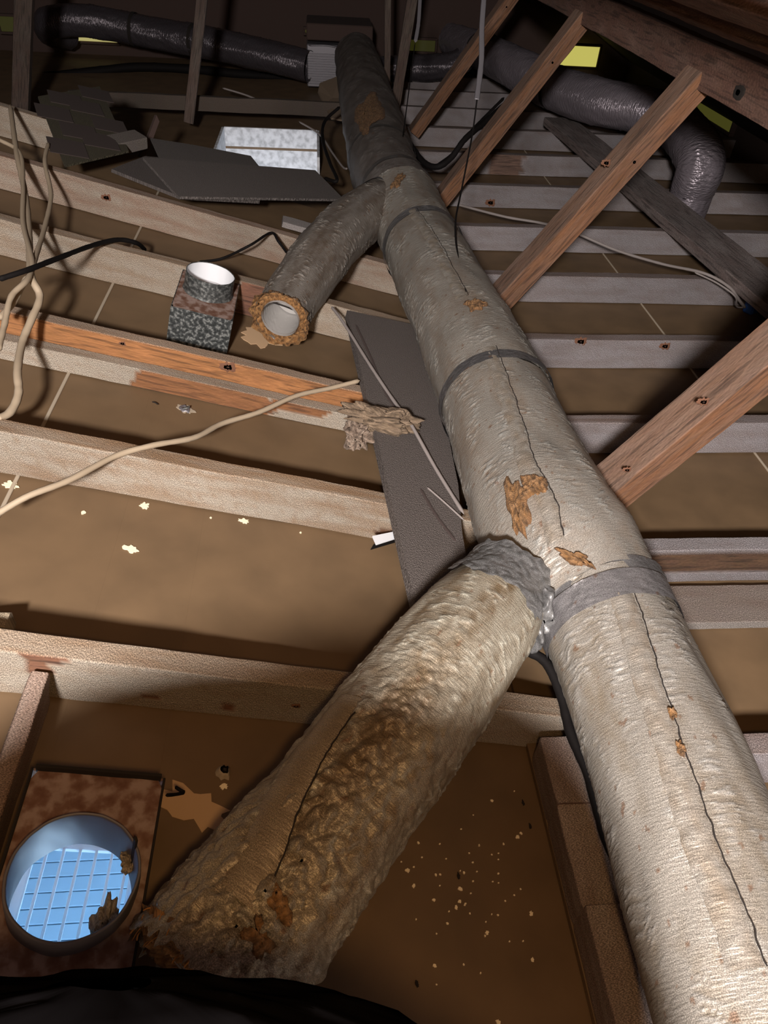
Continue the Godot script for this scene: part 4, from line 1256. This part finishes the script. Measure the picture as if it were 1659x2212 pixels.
func cables() -> void:
	cable("beige cable hanging at the far left, rightmost of the bundle at its top", [Vector3(-0.8214, 0.3193, -2.449), Vector3(-0.7894, 0.311, -2.2832), Vector3(-0.7273, 0.2848, -2.0888), Vector3(-0.6804, 0.283, -1.8559), Vector3(-0.6361, 0.3026, -1.648), Vector3(-0.5962, 0.3233, -1.4651), Vector3(-0.6099, 0.3165, -1.3922), Vector3(-0.606, 0.2949, -1.3168), Vector3(-0.5959, 0.282, -1.2323)], 0.006, "cable_beige")
	cable("thick beige cable of the left bundle whose end curls to the left edge", [Vector3(-0.9974, 0.3645, -2.6969), Vector3(-0.8657, 0.3307, -2.2931), Vector3(-0.7777, 0.2977, -2.0436), Vector3(-0.6944, 0.297, -1.786), Vector3(-0.6061, 0.3156, -1.5056), Vector3(-0.5802, 0.2882, -1.4543), Vector3(-0.5837, 0.2685, -1.3894), Vector3(-0.5891, 0.2492, -1.3282), Vector3(-0.57, 0.2443, -1.2299), Vector3(-0.5549, 0.2301, -1.1715), Vector3(-0.5581, 0.2206, -1.1246), Vector3(-0.5719, 0.2242, -1.0957)], 0.0075, "cable_beige")
	cable("beige cable entering from the left edge and crossing the bundle in front of the joists", [Vector3(-0.9341, 0.3483, -2.3594), Vector3(-0.8602, 0.3293, -2.2991), Vector3(-0.7893, 0.311, -2.0755), Vector3(-0.719, 0.3033, -1.8281), Vector3(-0.614, 0.3176, -1.5485), Vector3(-0.6136, 0.3072, -1.4782), Vector3(-0.6154, 0.2973, -1.4014), Vector3(-0.6289, 0.2904, -1.3442)], 0.006, "cable_beige")
	cable("dark cable running from the left edge across two joists above the square boot", [Vector3(-0.642, 0.3351, -1.427), Vector3(-0.5989, 0.3344, -1.4784), Vector3(-0.5805, 0.309, -1.5964), Vector3(-0.5633, 0.2529, -1.8211), Vector3(-0.5262, 0.2289, -1.9231), Vector3(-0.4913, 0.2034, -1.9692), Vector3(-0.4908, 0.1517, -2.0519)], 0.006, "cable_black")
	cable("thin dark cable curving over the joist above the square boot's collar", [Vector3(-0.3639, 0.0778, -2.1532), Vector3(-0.2939, 0.0804, -2.1789), Vector3(-0.2047, 0.1298, -2.161), Vector3(-0.1475, 0.1274, -2.2724), Vector3(-0.1213, 0.1207, -2.2194), Vector3(-0.0891, 0.0691, -2.2298)], 0.004, "cable_black")
	cable("long beige cable slanting across the nearest bare boards from the left edge", [Vector3(-0.5152, 0.1889, -0.8808), Vector3(-0.4673, 0.2076, -0.9039), Vector3(-0.417, 0.1998, -0.9542), Vector3(-0.3617, 0.1856, -1.039), Vector3(-0.3061, 0.1765, -1.0831), Vector3(-0.2418, 0.1496, -1.1451), Vector3(-0.1983, 0.1281, -1.2234), Vector3(-0.1284, 0.1101, -1.2929), Vector3(-0.0513, 0.1006, -1.3726), Vector3(0.0276, 0.0855, -1.4309), Vector3(0.0976, 0.083, -1.4688)], 0.0055, "cable_beige")
	cable("pale cable running down the dark plank beside the trunk duct", [Vector3(0.0355, 0.099, -1.8245), Vector3(0.0656, 0.0974, -1.734), Vector3(0.1258, 0.084, -1.5365), Vector3(0.1721, 0.0742, -1.3969), Vector3(0.2006, 0.0772, -1.3042), Vector3(0.2428, 0.056, -1.1676), Vector3(0.2848, 0.0452, -1.03)], 0.004, "cable_grey")
	cable("thin pale wire lying on the dark plank near the duct", [Vector3(0.2171, 0.0575, -1.1019), Vector3(0.2487, 0.0504, -1.0623), Vector3(0.2834, 0.0414, -1.0178)], 0.002, "cable_grey", "wire", "wire")
	cable("thick black cable along the left side of the nearest duct, down to the bottom edge", [Vector3(0.3358, 0.05, -0.6929), Vector3(0.3605, 0.05, -0.6673), Vector3(0.3732, 0.04, -0.6144), Vector3(0.3743, 0.03, -0.5556), Vector3(0.3856, 0.02, -0.4969), Vector3(0.3891, 0.01, -0.4494), Vector3(0.3917, 0, -0.4143), Vector3(0.3979, 0, -0.3643), Vector3(0.3982, 0, -0.3237), Vector3(0.3937, 0, -0.2755), Vector3(0.3913, 0, -0.2356), Vector3(0.389, 0, -0.1717)], 0.0085, "cable_black")
	cable("flat black strap beside the thick black cable under the taped wye", [Vector3(0.3605, 0.03, -0.6978), Vector3(0.3747, 0.02, -0.6676), Vector3(0.3863, 0.01, -0.6236)], 0.004, "cable_black", "strap", "strap")
	cable("black cable hanging in a loop to the right of the trunk duct", [Vector3(0.3573, 0.1784, -3.4197), Vector3(0.39, 0.151, -3.2566), Vector3(0.4329, 0.1252, -3.0936), Vector3(0.4808, 0.1289, -3.0238), Vector3(0.5367, 0.1596, -3.0445), Vector3(0.5929, 0.2181, -3.09), Vector3(0.6887, 0.2629, -3.186), Vector3(0.8008, 0.3014, -3.3416)], 0.012, "cable_black")
	cable("thin black cable doubling the hanging loop on its right side", [Vector3(0.4859, 0.1242, -3.0594), Vector3(0.5557, 0.1599, -3.1099), Vector3(0.6128, 0.2166, -3.1536), Vector3(0.7007, 0.2679, -3.2563), Vector3(0.7912, 0.3184, -3.358)], 0.006, "cable_black")
	cable("dark cord drooping from the torn part of the trunk duct on the left", [Vector3(0.1089, 0.1797, -3.7204), Vector3(0.037, 0.1374, -3.6239), Vector3(0.0246, 0.1183, -3.4062), Vector3(0.0513, 0.0896, -3.1752), Vector3(0.0772, 0.0818, -2.9629), Vector3(0.0268, 0.0699, -3.0258)], 0.007, "cable_black")
	cable("thin wire between the lit opening and the trunk duct", [Vector3(-0.0846, 0.118, -3.6885), Vector3(0.011, 0.1054, -3.531), Vector3(0.0642, 0.1044, -3.2542), Vector3(0.1013, 0.1086, -3.0514), Vector3(0.1176, 0.1179, -2.9904)], 0.004, "cable_grey", "wire", "wire")
	cable("thin wire strung across the dark above the lit opening", [Vector3(-0.5298, 0.0531, -4.6273), Vector3(-0.4002, 0.0308, -4.5918), Vector3(-0.2417, 0.0067, -4.4837), Vector3(-0.0868, 0.0158, -4.4057), Vector3(0.0143, 0.0297, -4.3386)], 0.005, "cable_grey", "wire", "wire")
	cable("white cable lying over the joists from the trunk duct to the blue box", [Vector3(0.554, 0.02, -2.92), Vector3(0.7276, 0.02, -2.7935), Vector3(0.8614, 0.02, -2.7342), Vector3(0.9252, 0.06, -2.5353), Vector3(1.0645, 0.03, -2.4572), Vector3(1.1938, 0.03, -2.342), Vector3(1.2877, 0.05, -2.2228), Vector3(1.3721, 0.02, -2.1852), Vector3(1.4318, -0.03, -2.189), Vector3(1.4694, -0.06, -2.2002)], 0.005, "cable_grey")
	cable("second thin white cable beside the first one near the blue box", [Vector3(1.2577, 0.05, -2.2287), Vector3(1.3296, 0.03, -2.1898), Vector3(1.389, 0, -2.1585), Vector3(1.4296, -0.05, -2.1885), Vector3(1.4745, -0.06, -2.2039)], 0.003, "cable_grey", "wire", "wire")
	cable("long thin black insulated pipe in the dark at upper left", [Vector3(-2.1182, -0.1476, -5.5825), Vector3(-1.7703, -0.1235, -5.6295), Vector3(-1.508, -0.0967, -5.6892), Vector3(-1.2084, -0.0673, -5.7466), Vector3(-0.8389, -0.0695, -5.7675), Vector3(-0.5209, -0.0763, -5.723), Vector3(-0.1095, -0.0994, -5.7874)], 0.028, "cable_black", "pipe", "pipe")
	# metal hangers
	var o := thing("hanger_strap", "grey metal strap hanging from the roof right of the trunk duct, with a rod below", "strap", Vector3(0.52, 0.7258, -2.6774))
	var p0 := o.position
	part(o, "strap", rope([Vector3(0.52, 0.7258, -2.6774) - p0, Vector3(0.512, 0.6505, -2.611) - p0, Vector3(0.5097, 0.5756, -2.5442) - p0, Vector3(0.4974, 0.5, -2.4781) - p0, Vector3(0.4944, 0.4828, -2.463) - p0], 0.0085, 8, 10, 0.25), M["strap_metal"])
	part(o, "rod", rope([Vector3(0.4959, 0.4893, -2.4686) - p0, Vector3(0.4822, 0.4136, -2.4026) - p0, Vector3(0.4537, 0.3576, -2.2885) - p0, Vector3(0.4218, 0.2942, -2.1683) - p0, Vector3(0.3868, 0.2675, -2.014) - p0, Vector3(0.3717, 0.2432, -1.8593) - p0, Vector3(0.3532, 0.2442, -1.589) - p0], 0.0028, 6), M["cable_black"])
	o = thing("hanger_strap", "short metal strap with a thin wire hanging to the far wye of the trunk duct", "strap", Vector3(0.4254, 0.6323, -3.5482))
	p0 = o.position
	part(o, "strap", rope([Vector3(0.4254, 0.6323, -3.5482) - p0, Vector3(0.4169, 0.5472, -3.4732) - p0, Vector3(0.4031, 0.4873, -3.4212) - p0], 0.008, 8, 10, 0.25), M["strap_metal"])
	part(o, "wire", rope([Vector3(0.4031, 0.4901, -3.4237) - p0, Vector3(0.3705, 0.3586, -3.2426) - p0, Vector3(0.3328, 0.2452, -3.011) - p0, Vector3(0.2672, 0.2551, -2.4965) - p0], 0.0025, 6), M["cable_black"])
	var bx := thing("junction_box", "blue plastic cable box at the right edge beside the end of the white cable", "box", Vector3(1.5216, -0.098, -2.2482))
	part(bx, "body", box_mesh(Vector3(0.07, 0.045, 0.04), 0.006, Transform3D(Basis(Vector3.UP, 0.5), Vector3(0.01, 0.023, 0))), M["blue_plastic"])
	part(bx, "lid", box_mesh(Vector3(0.074, 0.006, 0.044), 0.003, Transform3D(Basis(Vector3.UP, 0.5), Vector3(0.01, 0.048, 0))), M["blue_plastic"])


# ---------------------------------------------------------------- crumbs, scraps and the sleeve

func chip(size: Vector2, sd: float) -> ArrayMesh:
	var pts := []
	var k := 26
	for i in k:
		var a := -TAU * i / k
		var r := 1.0 + 0.6 * nz.get_noise_2d(cos(a) * 1.3 + sd, sin(a) * 1.3) + 0.25 * nz.get_noise_2d(cos(a) * 4.0 + sd, sin(a) * 4.0)
		pts.append(Vector3(cos(a) * size.x * r, 0, sin(a) * size.y * r))
	return prism(pts, Vector3(0, 0.0016, 0))


func small_things() -> void:
	for k in [[Vector3(-0.3367, 0.061, -0.928), 0.0125, 0.008, "largest plaster flake, leaf shaped, alone in the middle of the bare board"], [Vector3(-0.3348, 0.0605, -1.0462), 0.0085, 0.008, "grey plaster flake at the foot of the speckled joist"], [Vector3(-0.1515, 0.0133, -1.0519), 0.0095, 0.006, "angular plaster flake touching the speckled joist, right of the grey one"], [Vector3(-0.4306, 0.0851, -1.0001), 0.0035, 0.004, "small plaster crumb left of the grey flake"], [Vector3(-0.213, 0.0292, -1.0449), 0.002, 0.002, "tiny plaster crumb left of the angular flake"], [Vector3(-0.04, -0.0153, -1.047), 0.002, 0.002, "tiny plaster crumb farthest right under the speckled joist"], [Vector3(-0.5612, 0.1187, -1.04), 0.012, 0.009, "plaster crumb on the board joint at the left edge"]]:
		var o := part(self, "plaster_flake", chip(Vector2(k[1], k[2]), k[0].z * 30.0), M["plaster"])
		o.transform = Transform3D(LEFT, k[0])
		tag(o, k[3], "flake", "plaster flakes on the bare board")
	var shapes := []
	for i in 5:
		shapes.append(chip(Vector2(1.0, 0.7), i * 3.7 + 1.0))
	var lo: Vector3 = Vector3(0.1232, -0.0573, -0.4596)
	for i in 64:
		var s := rng.randfn(-0.09, 0.055)
		var z := rng.randfn(-0.37, 0.07)
		var o := MeshInstance3D.new()
		o.mesh = shapes[i % 5]
		o.material_override = M["plaster"]
		o.name = numbered("plaster_crumb")
		var r := 0.0011 + 0.0022 * pow(rng.randf(), 3.0)
		o.transform = Transform3D(LEFT * Basis(Vector3.UP, rng.randf() * TAU).scaled(Vector3(r, 1, r)), on_left(s + 0.02, -0.0998, z))
		add_child(o)
		tag(o, "tiny white plaster crumb scattered on the dark board between the two near ducts", "crumb", "plaster crumbs on the dark board")
	var nut := thing("metal_clip", "crumpled shiny metal clip stuck in the board below the paired joists", "clip", Vector3(-0.3042, 0.0531, -1.3881))
	part(nut, "ring", lathe([[0.004, 0.001], [0.006, 0.004], [0.010, 0.005], [0.013, 0.002], [0.014, 0.0]], 14, 0.5), M["strap_metal"]).basis = LEFT
	part(nut, "tab", box_mesh(Vector3(0.016, 0.003, 0.007), 0.001, Transform3D(LEFT * Basis(Vector3(0, 0, 1), 0.5), Vector3(0.004, 0.007, 0.004))), M["mottled_metal"])
	part(nut, "plaster_rim", chip(Vector2(0.019, 0.014), 5.0), M["joint"]).basis = LEFT
	nut = thing("fixing_plug", "small round dirty plug of plaster on the dark board right of the rusty boot", "plug", Vector3(-0.1407, 0.0111, -0.5212))
	part(nut, "plug", lathe([[0.0, 0.012], [0.006, 0.011], [0.008, 0.006], [0.011, 0.0]], 14, 0.5), M["joint"]).basis = LEFT
	part(nut, "crumb", chip(Vector2(0.005, 0.004), 9.0), M["plaster"]).transform = Transform3D(LEFT, LEFT * Vector3(0.002, 0.0, 0.02))
	var st := part(self, "paper_tear", chip(Vector2(0.05, 0.022), 4.4), M["torn_paper"])
	st.transform = Transform3D(LEFT * Basis(Vector3.UP, -0.4), Vector3(-0.1711, 0.0184, -0.4683))
	tag(st, "pale patch of torn board paper between the rusty boot and the crumbling duct end", "paper")
	st = part(self, "paper_tear", chip(Vector2(0.05, 0.05), 6.4), M["torn_paper"])
	st.transform = Transform3D(LEFT, Vector3(-0.1635, 0.0164, -1.8014))
	tag(st, "pale torn paper between the square boot and the open duct end", "paper")
	var ar := thing("twig", "bent black sliver pointing right beside the rusty boot's corner", "sliver", Vector3(-0.1934, 0.1165, -0.438))
	part(ar, "stem", rope([Vector3(0.0017, 0.0099, 0.005), Vector3(0.0116, -0.003, -0.0022), Vector3(0.0202, -0.0155, -0.0105)], 0.0022, 6, 6), M["cable_black"])
	part(ar, "barb", rope([Vector3(0.007, -0.0121, -0.0173), Vector3(0.0143, -0.014, -0.013), Vector3(0.0202, -0.0155, -0.0105)], 0.0022, 6, 6), M["cable_black"])
	ar = part(self, "splinter", rope([Vector3.ZERO, Vector3(0.008, 0.001, 0.004), Vector3(0.016, 0, 0.012)], 0.0016, 5, 4), M["dark_line"])
	ar.position = Vector3(-0.3748, 0.0733, -1.3869)
	tag(ar, "dark sliver of wood on the board left of the metal clip", "sliver")
	for k in [[Vector3(0.1156, -0.0543, -0.2636), "dark flake near the bottom edge of the dark board"], [Vector3(0.1911, -0.0737, -0.3958), "dark flake among the white crumbs"], [Vector3(0.3173, -0.1062, -0.5128), "dark sliver on the board beside the wall plate's middle length"], [Vector3(0.3203, -0.1069, -0.476), "dark crumb on the board beside the wall plate, below the sliver"]]:
		var o := part(self, "wood_flake", chip(Vector2(0.002, 0.0042), k[0].x * 90.0), M["dark_line"])
		o.transform = Transform3D(LEFT, k[0])
		tag(o, k[1], "flake")
	# the photographer's own dark clothing, close under the camera
	var mid: Vector3 = Vector3(-0.1002, 0.3955, 0.07)
	var cl := thing("dark_clothing", "black clothing of the photographer bulging into the bottom left corner", "clothing", mid)
	cl.basis = Basis(Vector3(0.9959, 0.0535, 0.0724), Vector3(0.0084, 0.7457, -0.6662), Vector3(-0.0896, 0.6641, 0.7422))
	part(cl, "cloth", bulge(Vector3(0.3, 0.265, 0.1)), M["black_cloth"])


func bulge(size: Vector3) -> ArrayMesh:
	var nu := 50
	var nv := 91
	var P := PackedVector3Array()
	var UV := PackedVector2Array()
	for i in nu:
		var ph := PI * i / (nu - 1)
		for j in nv:
			var th := TAU * (j % 90) / 90.0
			var d := Vector3(sin(ph) * cos(th), cos(ph), sin(ph) * sin(th))
			if d.x < 0.0:
				d.x *= 1.5
			P.append(d * size * (1.0 + 0.03 * nz.get_noise_3d(d.x * 2.0, d.y * 2.0, d.z * 2.0) + 0.01 * nz.get_noise_3d(d.x * 9.0, d.y * 3.0, d.z * 9.0)))
			UV.append(Vector2(th, ph))
	return grid(nu, nv, P, PackedVector3Array(), UV, PackedColorArray(), [null])
